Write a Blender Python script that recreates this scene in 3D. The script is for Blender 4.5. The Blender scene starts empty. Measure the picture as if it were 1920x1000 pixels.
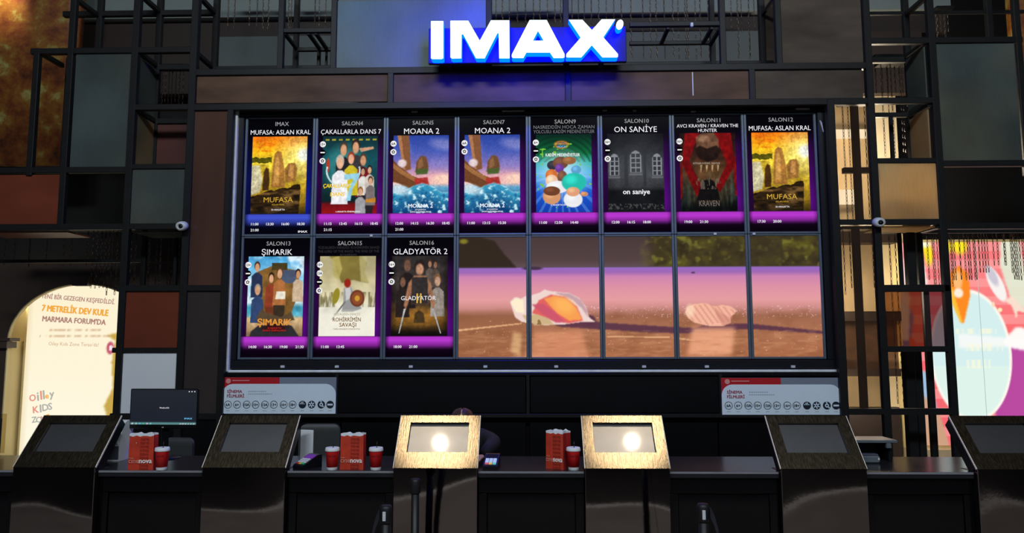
import bpy, bmesh, math, random
import numpy as np
from mathutils import Vector, Matrix
from mathutils.geometry import tessellate_polygon

# ------------------------------------------------------------------ camera
SC = bpy.context.scene
COL = SC.collection
F = 1400.0                      # focal length in pixels of the 1920 x 1000 frame
PITCH, YAW, ROLL = math.radians(5.9), math.radians(1.35), math.radians(-0.10)
CAMPOS = Vector((0.0, 0.0, 1.70))
cd = bpy.data.cameras.new('camera'); cam = bpy.data.objects.new('camera', cd); COL.objects.link(cam)
cd.sensor_width = 36.0; cd.lens = F / 1920 * 36.0; cd.clip_start = 0.05
CROT = (Matrix.Rotation(YAW, 3, 'Z') @ Matrix.Rotation(math.pi / 2 + PITCH, 3, 'X') @ Matrix.Rotation(ROLL, 3, 'Z'))
cam.matrix_world = Matrix.Translation(CAMPOS) @ CROT.to_4x4()
SC.camera = cam

# ------------------------------------------------------------------ world, lights, exposure
SC.view_settings.view_transform = 'Standard'
SC.view_settings.look = 'None'
SC.view_settings.gamma = 1.0
SC.view_settings.use_curve_mapping = False
SC.view_settings.exposure = 0.0
w = bpy.data.worlds.new('world'); SC.world = w; w.use_nodes = True
w.node_tree.nodes['Background'].inputs[0].default_value = (0.62, 0.78, 1.0, 1)
w.node_tree.nodes['Background'].inputs[1].default_value = 0.05

def area(name, loc, size, power, col, aim, sy=None):
    l = bpy.data.lights.new(name, 'AREA'); l.energy = power; l.color = col; l.shape = 'RECTANGLE'
    l.size = size; l.size_y = sy or size
    o = bpy.data.objects.new(name, l); COL.objects.link(o); o.location = loc
    o.rotation_euler = (Vector(aim) - Vector(loc)).to_track_quat('-Z', 'Y').to_euler()
    return o
area('hall_light', (-2.2, -0.9, 6.9), 2.6, 350, (0.84, 0.94, 1.0), (-1.0, 5.5, 1.5), 1.0)
area('hall_light', (2.2, -0.9, 6.9), 2.6, 300, (0.86, 0.94, 1.0), (1.0, 5.5, 1.5), 1.0)

def spot(name, loc, aim, power, col, deg, blend=0.5, r=0.05):
    l = bpy.data.lights.new(name, 'SPOT'); l.energy = power; l.color = col
    l.spot_size = math.radians(deg); l.spot_blend = blend; l.shadow_soft_size = r
    o = bpy.data.objects.new(name, l); COL.objects.link(o); o.location = loc
    o.rotation_euler = (Vector(aim) - Vector(loc)).to_track_quat('-Z', 'Y').to_euler()
    return o
def point(name, loc, power, col, r=0.1):
    l = bpy.data.lights.new(name, 'POINT'); l.energy = power; l.color = col; l.shadow_soft_size = r
    o = bpy.data.objects.new(name, l); COL.objects.link(o); o.location = loc
    return o

# ------------------------------------------------------------------ pixel <-> place
def ray(px, py):
    return CROT @ Vector(((px - 960) / F, (500 - py) / F, -1.0))
def P(px, py, Y):
    d = ray(px, py); t = (Y - CAMPOS.y) / d.y
    return CAMPOS + d * t
def Pz(px, py, z):
    d = ray(px, py); t = (z - CAMPOS.z) / d.z
    return CAMPOS + d * t
def proj(p):
    q = CROT.transposed() @ (Vector(p) - CAMPOS)
    return 960 + F * q.x / -q.z, 500 - F * q.y / -q.z

YF, YB = 6.10, 6.44            # front and back plane of the steel lattice
YS = 6.20                      # faces of the displays
YK = 4.30                      # front plane of the ticket kiosks

# ------------------------------------------------------------------ mesh builder
class MB:
    def __init__(self): self.v = []; self.f = []; self.m = []
    def add(self, vs, fs, mi=0):
        n = len(self.v); self.v += [tuple(p) for p in vs]; self.f += [tuple(i + n for i in f) for f in fs]; self.m += [mi] * len(fs)
        return self
    def box(self, x0, x1, y0, y1, z0, z1, mi=0):
        vs = [(x0,y0,z0),(x1,y0,z0),(x1,y1,z0),(x0,y1,z0),(x0,y0,z1),(x1,y0,z1),(x1,y1,z1),(x0,y1,z1)]
        return self.add(vs, [(0,3,2,1),(4,5,6,7),(0,1,5,4),(1,2,6,5),(2,3,7,6),(3,0,4,7)], mi)
    def cbox(self, x0, x1, y0, y1, z0, z1, c=0.004, mi=0):
        """box with chamfered edges"""
        c = min(c, (x1-x0)*.4, (y1-y0)*.4, (z1-z0)*.4)
        bm = bmesh.new(); bmesh.ops.create_cube(bm, size=1)
        for v in bm.verts:
            v.co = (x0+(v.co.x+.5)*(x1-x0), y0+(v.co.y+.5)*(y1-y0), z0+(v.co.z+.5)*(z1-z0))
        bmesh.ops.bevel(bm, geom=bm.edges[:], offset=c, segments=1, affect='EDGES')
        bm.verts.index_update()
        self.add([v.co for v in bm.verts], [[v.index for v in f.verts] for f in bm.faces], mi); bm.free()
        return self
    def bar(self, a, b, w, d=None, mi=0):
        a, b = Vector(a), Vector(b); d = d or w; t = (b - a).normalized()
        r = Vector((0,1,0)) if abs(t.y) < .7 else Vector((0,0,1))
        s = t.cross(r).normalized(); u = s.cross(t).normalized()
        vs = []
        for p in (a, b):
            for i, j in ((-1,-1),(1,-1),(1,1),(-1,1)): vs.append(p + s*(i*w/2) + u*(j*d/2))
        return self.add(vs, [(0,1,2,3),(7,6,5,4),(0,4,5,1),(1,5,6,2),(2,6,7,3),(3,7,4,0)], mi)
    def lathe(self, prof, n=24, c=(0,0,0), axis='z', mi=0):
        vs = []; fs = []
        for r, h in prof:
            for k in range(n):
                a = 2*math.pi*k/n; x, y = r*math.cos(a), r*math.sin(a)
                p = (x, y, h) if axis == 'z' else (x, h, y) if axis == 'y' else (h, x, y)
                vs.append((p[0]+c[0], p[1]+c[1], p[2]+c[2]))
        for i in range(len(prof)-1):
            for k in range(n):
                fs.append((i*n+k, i*n+(k+1)%n, (i+1)*n+(k+1)%n, (i+1)*n+k))
        fs.append(tuple(range(n-1,-1,-1))); fs.append(tuple((len(prof)-1)*n+k for k in range(n)))
        return self.add(vs, fs, mi)
    def tube(self, pts, r, n=8, mi=0):
        pts = [Vector(p) for p in pts]; vs = []; fs = []
        for i, p in enumerate(pts):
            t = (pts[min(i+1,len(pts)-1)] - pts[max(i-1,0)]).normalized()
            ref = Vector((0,0,1)) if abs(t.z) < .9 else Vector((1,0,0))
            s = t.cross(ref).normalized(); u = s.cross(t)
            rr = r[i] if isinstance(r, (list, tuple)) else r
            for k in range(n):
                a = 2*math.pi*k/n; vs.append(p + s*(rr*math.cos(a)) + u*(rr*math.sin(a)))
        for i in range(len(pts)-1):
            for k in range(n): fs.append((i*n+k, i*n+(k+1)%n, (i+1)*n+(k+1)%n, (i+1)*n+k))
        fs.append(tuple(range(n-1,-1,-1))); fs.append(tuple((len(pts)-1)*n+k for k in range(n)))
        return self.add(vs, fs, mi)
    def prism(self, loops, y0, y1, mi_f=0, mi_s=0):
        """extrude xz outline(s) (outer, holes...) from y0 (front) to y1"""
        flat = [Vector((p[0], p[1], 0)) for l in loops for p in l]
        tris = tessellate_polygon([[Vector((p[0], p[1], 0)) for p in l] for l in loops])
        n = len(flat); vs = [(p.x, y0, p.y) for p in flat] + [(p.x, y1, p.y) for p in flat]
        self_n = len(self.v)
        self.add(vs, [], 0)
        for t in tris:
            a, b, c = t
            cr = (flat[b]-flat[a]).cross(flat[c]-flat[a]).z
            if cr < 0: a, b, c = a, c, b
            self.f.append((self_n+a, self_n+b, self_n+c)); self.m.append(mi_f)
            self.f.append((self_n+n+a, self_n+n+c, self_n+n+b)); self.m.append(mi_s)
        k = 0
        for l in loops:
            m = len(l)
            for i in range(m):
                a, b = k+i, k+(i+1)%m
                self.f.append((self_n+a, self_n+n+a, self_n+n+b, self_n+b)); self.m.append(mi_s)
            k += m
        return self
    def mesh(self, name, mats, smooth=False):
        me = bpy.data.meshes.new(name); me.from_pydata(self.v, [], self.f)
        for m in (mats if isinstance(mats, (list, tuple)) else [mats]): me.materials.append(m)
        if any(self.m): me.polygons.foreach_set('material_index', self.m)
        if smooth: me.polygons.foreach_set('use_smooth', [True]*len(self.f))
        me.update()
        return me
    def build(self, name, mats, parent=None, smooth=False, label=None):
        return put(name, self.mesh(name, mats, smooth), parent, label)

def put(name, me, parent=None, label=None):
    o = bpy.data.objects.new(name, me); COL.objects.link(o)
    if parent is not None: o.parent = parent
    if label: o['label'] = label
    return o
def tag(o, label, cat=None, group=None, kind=None):
    o['label'] = label
    if cat: o['category'] = cat
    if group: o['group'] = group
    if kind: o['kind'] = kind
    return o
def empty(name, loc, label=None, cat=None, group=None, kind=None, rz=0.0):
    o = bpy.data.objects.new(name, None); COL.objects.link(o); o.location = loc; o.rotation_euler.z = rz
    o.empty_display_size = 0.05
    if label: tag(o, label, cat, group, kind)
    return o

# ------------------------------------------------------------------ materials
def lin(c):
    c = np.asarray(c, dtype=float) / 255.0
    return np.where(c <= .04045, c/12.92, ((c+.055)/1.055)**2.4)
def rgb(r, g, b):
    l = lin((r, g, b)); return (float(l[0]), float(l[1]), float(l[2]), 1.0)
_m = {}
def mat(name, col, rough=0.5, metal=0.0, var=0.12, scale=8.0, stretch=(1,1,1), bump=0.0, bscale=None, emit=None, es=0.0, coat=0.0, spec=0.5):
    """principled surface whose colour, relief come from procedural noise"""
    if name in _m: return _m[name]
    m = bpy.data.materials.new(name); m.use_nodes = True; nt = m.node_tree; b = nt.nodes['Principled BSDF']
    N = nt.nodes.new; L = nt.links.new
    tc = N('ShaderNodeTexCoord'); mp = N('ShaderNodeMapping'); mp.inputs['Scale'].default_value = stretch
    L(tc.outputs['Object'], mp.inputs[0])
    nz = N('ShaderNodeTexNoise'); nz.inputs['Scale'].default_value = scale; nz.inputs['Detail'].default_value = 5
    L(mp.outputs[0], nz.inputs['Vector'])
    mr = N('ShaderNodeMapRange'); mr.inputs[1].default_value = .25; mr.inputs[2].default_value = .75
    mr.inputs[3].default_value = 1-var; mr.inputs[4].default_value = 1+var; L(nz.outputs[0], mr.inputs[0])
    mx = N('ShaderNodeVectorMath'); mx.operation = 'SCALE'; mx.inputs[0].default_value = col[:3]; L(mr.outputs[0], mx.inputs['Scale'])
    L(mx.outputs[0], b.inputs['Base Color'])
    b.inputs['Roughness'].default_value = rough; b.inputs['Metallic'].default_value = metal
    b.inputs['Coat Weight'].default_value = coat; b.inputs['Specular IOR Level'].default_value = spec
    if bump:
        bp = N('ShaderNodeBump'); bp.inputs['Strength'].default_value = bump; bp.inputs['Distance'].default_value = .01
        n2 = N('ShaderNodeTexNoise'); n2.inputs['Scale'].default_value = bscale or scale; n2.inputs['Detail'].default_value = 3
        L(mp.outputs[0], n2.inputs['Vector']); L(n2.outputs[0], bp.inputs['Height']); L(bp.outputs[0], b.inputs['Normal'])
    if emit:
        b.inputs['Emission Color'].default_value = emit; b.inputs['Emission Strength'].default_value = es
    _m[name] = m
    return m
def emitter(name, col, s):
    if name in _m: return _m[name]
    m = bpy.data.materials.new(name); m.use_nodes = True; nt = m.node_tree; nt.nodes.clear()
    e = nt.nodes.new('ShaderNodeEmission'); e.inputs[0].default_value = col; e.inputs[1].default_value = s
    o = nt.nodes.new('ShaderNodeOutputMaterial'); nt.links.new(e.outputs[0], o.inputs[0])
    _m[name] = m; return m
def picture(name, strength=1.0, gloss=True):
    """lit picture: colour comes from the mesh's own colour attribute"""
    if name in _m: return _m[name]
    m = bpy.data.materials.new(name); m.use_nodes = True; nt = m.node_tree; b = nt.nodes['Principled BSDF']
    a = nt.nodes.new('ShaderNodeVertexColor'); a.layer_name = 'picture'
    b.inputs['Base Color'].default_value = (.0015,.0015,.002,1); b.inputs['Roughness'].default_value = .12
    b.inputs['Specular IOR Level'].default_value = .12 if gloss else 0
    nt.links.new(a.outputs[0], b.inputs['Emission Color']); b.inputs['Emission Strength'].default_value = strength
    _m[name] = m; return m
def smoked(name, tint, refl=.06, rough=.08, film=None, amount=0.0):
    """clear tinted glass: tinted see-through, a little mirror, optional dusty film"""
    if name in _m: return _m[name]
    m = bpy.data.materials.new(name); m.use_nodes = True; nt = m.node_tree; nt.nodes.clear(); N = nt.nodes.new; L = nt.links.new
    t = N('ShaderNodeBsdfTransparent'); t.inputs[0].default_value = tint
    g = N('ShaderNodeBsdfGlossy'); g.inputs['Roughness'].default_value = rough
    mx = N('ShaderNodeMixShader'); mx.inputs[0].default_value = refl; L(t.outputs[0], mx.inputs[1]); L(g.outputs[0], mx.inputs[2])
    last = mx
    if film:
        d = N('ShaderNodeBsdfDiffuse'); d.inputs[0].default_value = film
        nz = N('ShaderNodeTexNoise'); nz.inputs['Scale'].default_value = 5; nz.inputs['Detail'].default_value = 6
        tc = N('ShaderNodeTexCoord'); mp = N('ShaderNodeMapping'); mp.inputs['Scale'].default_value = (2,2,.5)
        L(tc.outputs['Object'], mp.inputs[0]); L(mp.outputs[0], nz.inputs['Vector'])
        r = N('ShaderNodeMapRange'); r.inputs[3].default_value = amount*.6; r.inputs[4].default_value = amount*1.4; L(nz.outputs[0], r.inputs[0])
        m2 = N('ShaderNodeMixShader'); L(r.outputs[0], m2.inputs[0]); L(mx.outputs[0], m2.inputs[1]); L(d.outputs[0], m2.inputs[2]); last = m2
    o = N('ShaderNodeOutputMaterial'); L(last.outputs[0], o.inputs[0]); _m[name] = m; return m
def frosted(name, col, trans=.45, rough=.45, gl=.02):
    """wired frosted sheet: passes light diffusely, fine vertical mesh grain"""
    if name in _m: return _m[name]
    m = bpy.data.materials.new(name); m.use_nodes = True; nt = m.node_tree; nt.nodes.clear(); N = nt.nodes.new; L = nt.links.new
    tc = N('ShaderNodeTexCoord'); mp = N('ShaderNodeMapping'); mp.inputs['Scale'].default_value = (40,1,3); L(tc.outputs['Object'], mp.inputs[0])
    nz = N('ShaderNodeTexNoise'); nz.inputs['Scale'].default_value = 3; nz.inputs['Detail'].default_value = 4; L(mp.outputs[0], nz.inputs['Vector'])
    n2 = N('ShaderNodeTexNoise'); n2.inputs['Scale'].default_value = 1.6; L(tc.outputs['Object'], n2.inputs['Vector'])
    ad = N('ShaderNodeMath'); ad.operation = 'MULTIPLY_ADD'; ad.inputs[1].default_value = .22; L(nz.outputs[0], ad.inputs[0]); L(n2.outputs[0], ad.inputs[2])
    mr = N('ShaderNodeMapRange'); mr.inputs[1].default_value = .35; mr.inputs[2].default_value = 1.0; mr.inputs[3].default_value = .6; mr.inputs[4].default_value = 1.3; L(ad.outputs[0], mr.inputs[0])
    n3 = N('ShaderNodeTexNoise'); n3.inputs['Scale'].default_value = 1.1; L(tc.outputs['Object'], n3.inputs['Vector'])
    wm = N('ShaderNodeMix'); wm.data_type = 'RGBA'; wm.inputs[6].default_value = col; wm.inputs[7].default_value = (col[0]*1.35, col[1]*1.12, col[2]*.9, 1)
    m3 = N('ShaderNodeMapRange'); m3.inputs[1].default_value = .42; m3.inputs[2].default_value = .66; L(n3.outputs[0], m3.inputs[0]); L(m3.outputs[0], wm.inputs[0])
    sc = N('ShaderNodeVectorMath'); sc.operation = 'SCALE'; L(wm.outputs[2], sc.inputs[0]); L(mr.outputs[0], sc.inputs['Scale'])
    d = N('ShaderNodeBsdfDiffuse'); t = N('ShaderNodeBsdfTranslucent'); g = N('ShaderNodeBsdfGlossy'); g.inputs['Roughness'].default_value = rough
    L(sc.outputs[0], d.inputs[0]); L(sc.outputs[0], t.inputs[0])
    m1 = N('ShaderNodeMixShader'); m1.inputs[0].default_value = trans; L(d.outputs[0], m1.inputs[1]); L(t.outputs[0], m1.inputs[2])
    m2 = N('ShaderNodeMixShader'); m2.inputs[0].default_value = gl; L(m1.outputs[0], m2.inputs[1]); L(g.outputs[0], m2.inputs[2])
    o = N('ShaderNodeOutputMaterial'); L(m2.outputs[0], o.inputs[0]); _m[name] = m; return m

STEEL = mat('black_steel', rgb(27,28,29), .45, .0, .15, 12, spec=.22)
BLACK = mat('black_board', rgb(10,10,12), .30, 0, .15, 6)
FASCIA = mat('black_gloss', rgb(8,8,10), .18, 0, .15, 3, spec=.35)
BEZEL = mat('bezel_aluminium', rgb(96,108,122), .45, .3, .08, 20)
PALE = mat('pale_plastic', rgb(205,210,215), .45, 0, .08, 30)
WHITE = mat('white_card', rgb(226,230,236), .5, 0, .04, 10)
GREY = frosted('frosted_grey', rgb(96,108,108))
PALEGREY = frosted('frosted_pale', rgb(96,124,132), .2)
WARM = frosted('frosted_warm', rgb(192,184,160), .75)
MILK = mat('milky_panel', rgb(232,236,242), .5, 0, .03, 2)
BRONZE = mat('bronze_panel', rgb(93,70,56), .5, .0, .45, 2.2, (1,1,3), .05, 3, spec=.12)
BRONZE2 = mat('dark_bronze_panel', rgb(80,70,62), .5, .0, .4, 2.2, (1,1,3), .05, 3, spec=.12)
RUST = mat('rust_panel', rgb(114,54,36), .28, 0, .2, 2.0, (1,1,2), .03, 3)
MAROON = mat('maroon_panel', rgb(84,44,38), .4, 0, .2, 3)
SMOKEDARK = mat('smoked_dark_panel', rgb(62,54,52), .14, 0, .25, 2.5, (1,1,.4), .02, 2, spec=.6)
TEAK = mat('brown_side_panel', rgb(82,55,45), .22, 0, .25, 2.5, (3,1,.5), .02, 2, spec=.6)

# ------------------------------------------------------------------ lettering
_fc = bpy.data.curves.new('lettering', 'FONT'); _fo = bpy.data.objects.new('lettering', _fc); COL.objects.link(_fo)
def text_mesh(s, h, maxw=None, bold=0.0, shear=0.0, align='C', wide=1.0, res=2, space=1.0):
    """flat lettering in the local xz plane facing -y, cap height h, centred at the origin"""
    _fc.body = s; _fc.size = 1.0; _fc.offset = 0.0; _fc.shear = shear; _fc.resolution_u = res; _fc.space_character = space
    _fc.align_x = 'CENTER'; _fc.fill_mode = 'FRONT'
    dg = bpy.context.evaluated_depsgraph_get(); dg.update()
    me = bpy.data.meshes.new_from_object(_fo.evaluated_get(dg), depsgraph=dg)
    n = len(me.vertices); co = np.empty(n*3); me.vertices.foreach_get('co', co); co = co.reshape(-1, 3)
    k = h / 0.727
    x = co[:,0]*k*wide; z = (co[:,1]-.3635)*k
    x0, x1 = x.min(), x.max(); x = x - (x0+x1)/2
    if maxw and (x1-x0) > maxw: x *= maxw/(x1-x0)
    wd = x.max()-x.min()
    if align == 'L': x = x + wd/2
    if bold <= .004:
        me.vertices.foreach_set('co', np.stack([x, np.zeros(n), z], 1).ravel()); me.update(); return me
    pol = [tuple(p.vertices) for p in me.polygons]; bpy.data.meshes.remove(me); B = bold*k; vs = []; fs = []
    for j, (dx, dz) in enumerate(((0,0),(B,0),(-B,0),(0,B*.7),(0,-B*.7))):          # heavier strokes: overlaid shifted faces
        vs += list(zip(x+dx, np.full(n, j*4e-5), z+dz)); fs += [tuple(i+j*n for i in p) for p in pol]
    me = bpy.data.meshes.new('lettering'); me.from_pydata(vs, [], fs); me.update(); return me
def text(parent, s, x, y, z, h, m, maxw=None, bold=0.0, shear=0.0, align='C', wide=1.0, name='lettering', rot=None, space=1.0):
    me = text_mesh(s, h, maxw, bold, shear, align, wide, 2, space); me.materials.append(m)
    o = put(name, me, parent); o.location = (x, y, z)
    if rot: o.rotation_euler = rot
    return o
def glow(name, c, s=1.0): return emitter('print_'+name, rgb(*c), s)
T_WHITE = glow('white', (245,245,250)); T_GREY = glow('grey', (150,150,152)); T_DIM = glow('dim', (120,122,125)); T_FAINT = glow('faint', (52,52,54))
T_BLACK = glow('black', (12,12,14)); T_GOLD = glow('gold', (214,170,60)); T_YEL = glow('yellow', (244,204,40)); T_ORANGE = glow('orange', (226,150,60))
T_RED = glow('red', (190,40,36)); T_BLUE = glow('blue', (110,200,255))

# ------------------------------------------------------------------ painting of lit pictures (numpy raster -> colour attribute)
class Cv:
    def __init__(self, w, h, base=(0,0,0)):
        self.w, self.h = w, h
        self.x, self.y = np.meshgrid((np.arange(w)+.5)/w, (np.arange(h)+.5)/h)
        self.a = np.empty((h, w, 3)); self.a[:] = base
    def mix(self, mask, col):
        mask = np.clip(mask, 0, 1)[..., None]; self.a = self.a*(1-mask) + np.asarray(col, float)*mask; return self
    def grad(self, stops, v=None):
        v = self.y if v is None else v
        xs = [s[0] for s in stops]
        for k in range(3): self.a[..., k] = np.interp(v, xs, [s[1][k] for s in stops])
        return self
    def ell(self, cx, cy, rx, ry, col, soft=.12, rot=0, al=1.0):
        c, s = math.cos(rot), math.sin(rot); ar = self.h/self.w
        dx, dy = self.x-cx, (self.y-cy)*ar
        u = (dx*c+dy*s)/rx; v = (-dx*s+dy*c)/(ry*ar)
        d = np.sqrt(u*u+v*v); return self.mix(np.clip((1+soft/2-d)/soft, 0, 1)*al, col)
    def inside(self, pts):
        m = np.zeros((self.h, self.w), bool); n = len(pts)
        for i in range(n):
            x1, y1 = pts[i]; x2, y2 = pts[(i+1) % n]
            if y1 == y2: continue
            c = ((y1 > self.y) != (y2 > self.y)) & (self.x < (x2-x1)*(self.y-y1)/(y2-y1)+x1); m ^= c
        return m
    def poly(self, pts, col, al=1.0, soft=0):
        m = self.inside(pts).astype(float)
        for _ in range(soft):
            p = np.pad(m, 1, mode='edge'); m = (p[:-2,1:-1]+p[2:,1:-1]+p[1:-1,:-2]+p[1:-1,2:]+p[1:-1,1:-1])/5
        return self.mix(m*al, col)
    def noise(self, sx, sy, seed, octv=3):
        r = np.random.RandomState(seed); t = np.zeros((self.h, self.w)); amp = 1.0; tot = 0
        for k in range(octv):
            gx, gy = int(sx*2**k)+2, int(sy*2**k)+2; g = r.rand(gy+1, gx+1)
            X = self.x*(gx-1); Y = self.y*(gy-1); i = X.astype(int); j = Y.astype(int); fx = X-i; fy = Y-j
            fx = fx*fx*(3-2*fx); fy = fy*fy*(3-2*fy)
            t += amp*((g[j,i]*(1-fx)+g[j,i+1]*fx)*(1-fy)+(g[j+1,i]*(1-fx)+g[j+1,i+1]*fx)*fy); tot += amp; amp *= .5
        return t/tot
    def grain(self, sx, sy, seed, amt, octv=3):
        self.a = self.a*(1+amt*(self.noise(sx, sy, seed, octv)[..., None]-.5)*2); return self
    def figure(self, x, y, s, skin, hair, top, low=None):
        """plain generic figure: head, hair, torso"""
        self.poly([(x-.9*s,y+3.2*s),(x-.8*s,y+1.0*s),(x-.25*s,y+.62*s),(x+.25*s,y+.62*s),(x+.8*s,y+1.0*s),(x+.9*s,y+3.2*s)], top, 1, 1)
        self.ell(x, y-.08*s, .44*s, .50*s, hair, .25)
        self.ell(x, y+.08*s, .34*s, .44*s, skin, .3)
        if low: self.poly([(x-.8*s,y+3.1*s),(x+.8*s,y+3.1*s),(x+.6*s,y+6*s),(x-.6*s,y+6*s)], low, 1, 1)
    def paste(self, o, x0, y0):
        self.a[y0:y0+o.h, x0:x0+o.w] = o.a

def picture_mesh(name, a, W, H):
    """grid in the xz plane (centre origin, facing -y), one vertex per picture cell"""
    h, w = a.shape[:2]
    xs = np.linspace(-W/2, W/2, w); zs = np.linspace(H/2, -H/2, h)
    X, Z = np.meshgrid(xs, zs); co = np.stack([X, np.zeros_like(X), Z], -1).reshape(-1, 3)
    i = np.arange(h*w).reshape(h, w)
    q = np.stack([i[1:, :-1], i[1:, 1:], i[:-1, 1:], i[:-1, :-1]], -1).reshape(-1, 4)
    me = bpy.data.meshes.new(name)
    me.vertices.add(len(co)); me.vertices.foreach_set('co', co.ravel())
    me.loops.add(q.size); me.loops.foreach_set('vertex_index', q.ravel().astype(np.int32))
    me.polygons.add(len(q)); me.polygons.foreach_set('loop_start', (np.arange(len(q))*4).astype(np.int32))
    me.update(calc_edges=True)
    at = me.color_attributes.new('picture', 'FLOAT_COLOR', 'POINT')
    c = np.ones((h*w, 4), np.float32); c[:, :3] = lin(np.clip(a, 0, 255)).reshape(-1, 3)
    at.data.foreach_set('color', c.ravel())
    return me

# ================================================================== THE SETTING
FLOOR_M = mat('floor_stone', rgb(158,148,140), .30, 0, .2, 1.5)
CARPET_M = mat('floor_dark_carpet', rgb(40,34,32), .6, 0, .2, 4)
o = MB().box(-9, 9, .62, 10, -.05, 0).build('floor', FLOOR_M); tag(o, 'polished grey brown stone floor in front of the ticket counter', kind='structure')
o = MB().box(-9, 9, -9, .50, -.05, -.001).build('floor', CARPET_M); tag(o, 'dark carpeted floor of the hall further out', kind='structure')
o = MB().box(-9, 9, .50, .62, -.05, .002).build('trim_1', mat('floor_strip', rgb(250,246,236), .4, 0, .1, 3)); tag(o, 'pale strip where stone floor meets carpet', kind='structure')
CEIL_M = mat('ceiling_paint', rgb(70,62,54), .7, 0, .15, 1.5)
o = MB().box(-9, 9, -9, 10, 7.0, 7.1).build('ceiling', CEIL_M); tag(o, 'dark brown high ceiling of the hall', kind='structure')

# back wall seen through the open cells: pale band, dark recess, grey band
YW = 7.70
def rect_px(x0, y0, x1, y1, Y):
    a = P((x0+x1)/2, y0, Y); b = P((x0+x1)/2, y1, Y); l = P(x0, (y0+y1)/2, Y); r = P(x1, (y0+y1)/2, Y)
    return l.x, r.x, b.z, a.z
wallr = empty('wall_back', (0, 0, 0), 'banded back wall behind the steel lattice', kind='structure')
GW = mat('wall_grey', rgb(122,132,130), .6, 0, .12, 2)
GW2 = mat('wall_grey_lower', rgb(84,92,92), .6, 0, .12, 2)
DW = mat('wall_dark_brown', rgb(44,32,26), .6, 0, .2, 2)
x0, x1, zb, zt = rect_px(120, -90, 1780, 26, YW)
MB().box(x0, x1, YW, YW+.1, zb, zt+.3).build('upper_band', GW, wallr)
_, _, zb2, zt2 = rect_px(120, 26, 1780, 63, YW)
MB().box(x0, x1, YW+.10, YW+.2, zb2, zt2).build('recess_band', DW, wallr)
_, _, zb3, zt3 = rect_px(120, 63, 1780, 150, YW)
MB().box(P(410,100,YW).x, P(1440,100,YW).x, YW, YW+.1, zb3, zt3).build('lower_band', GW2, wallr)
MB().box(x0, P(410,100,YW).x, YW+.05, YW+.15, zb3-.1, zt3).build('dark_side', DW, wallr)
MB().box(P(1440,100,YW).x, P(1735,100,YW).x, YW+.05, YW+.15, P(1600,172,YW).z, zt3).build('dark_side', DW, wallr)
# dark partition directly behind the displays and the service area
MB().box(P(352,400,6.62).x, P(1566,400,6.62).x, 6.62, 6.70, 0, P(960,150,6.62).z).build('partition', BLACK, wallr)

MB().box(-8, 8, 8.9, 9.0, 0, 7).build('far_void', mat('void_dark', rgb(14,12,12), .7), wallr)

# mottled golden walls at both outer edges
def golden():
    m = bpy.data.materials.new('mottled_gold'); m.use_nodes = True; nt = m.node_tree; b = nt.nodes['Principled BSDF']; N = nt.nodes.new; L = nt.links.new
    tc = N('ShaderNodeTexCoord'); n1 = N('ShaderNodeTexNoise'); n1.inputs['Scale'].default_value = 4.2; n1.inputs['Detail'].default_value = 8; n1.inputs['Roughness'].default_value = .68
    L(tc.outputs['Object'], n1.inputs['Vector'])
    r = N('ShaderNodeValToRGB'); e = r.color_ramp.elements
    e[0].position = .34; e[0].color = rgb(58,28,12); e[1].position = .68; e[1].color = rgb(168,164,92)
    x = e.new(.46); x.color = rgb(120,60,22); x = e.new(.57); x.color = rgb(140,94,32)
    L(n1.outputs[0], r.inputs[0]); L(r.outputs[0], b.inputs['Base Color']); b.inputs['Roughness'].default_value = .5
    v = N('ShaderNodeTexVoronoi'); v.inputs['Scale'].default_value = 14; L(tc.outputs['Object'], v.inputs['Vector'])
    bp = N('ShaderNodeBump'); bp.inputs['Strength'].default_value = .5; L(v.outputs[0], bp.inputs['Height']); L(bp.outputs[0], b.inputs['Normal'])
    return m
GOLD = golden()
def curved_wall(name, pxa, pxb, sgn, label):
    a, b = P(pxa, 150, 7.05), P(pxb, 150, 7.05)
    n = 14; vs = []; fs = []
    zt, z0 = 6.9, P(60, 306, 7.05).z
    for i in range(n+1):
        t = i/n; x = a.x+(b.x-a.x)*t; y = 7.05 + .10*((t if sgn > 0 else 1-t))**2
        vs += [(x, y, z0), (x, y, zt), (x, y+.1, z0), (x, y+.1, zt)]
    for i in range(n):
        k = i*4; fs += [(k, k+4, k+5, k+1), (k+2, k+3, k+7, k+6), (k+1, k+5, k+7, k+3), (k, k+2, k+6, k+4)]
    fs += [(0,1,3,2), (n*4, n*4+2, n*4+3, n*4+1)]
    o = MB().add(vs, fs).build(name, GOLD, None, True); tag(o, label, kind='structure'); return o
curved_wall('wall_left', -160, 128, 1, 'mottled gold and rust coloured curved wall at upper left')
curved_wall('wall_right', 1921, 2120, -1, 'mottled gold and rust coloured curved wall at upper right')
spot('wall_lamp', P(-10, -170, 6.70), P(0, 10, 7.05), 210, (1.0, .84, .52), 40, 1.0)

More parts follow.
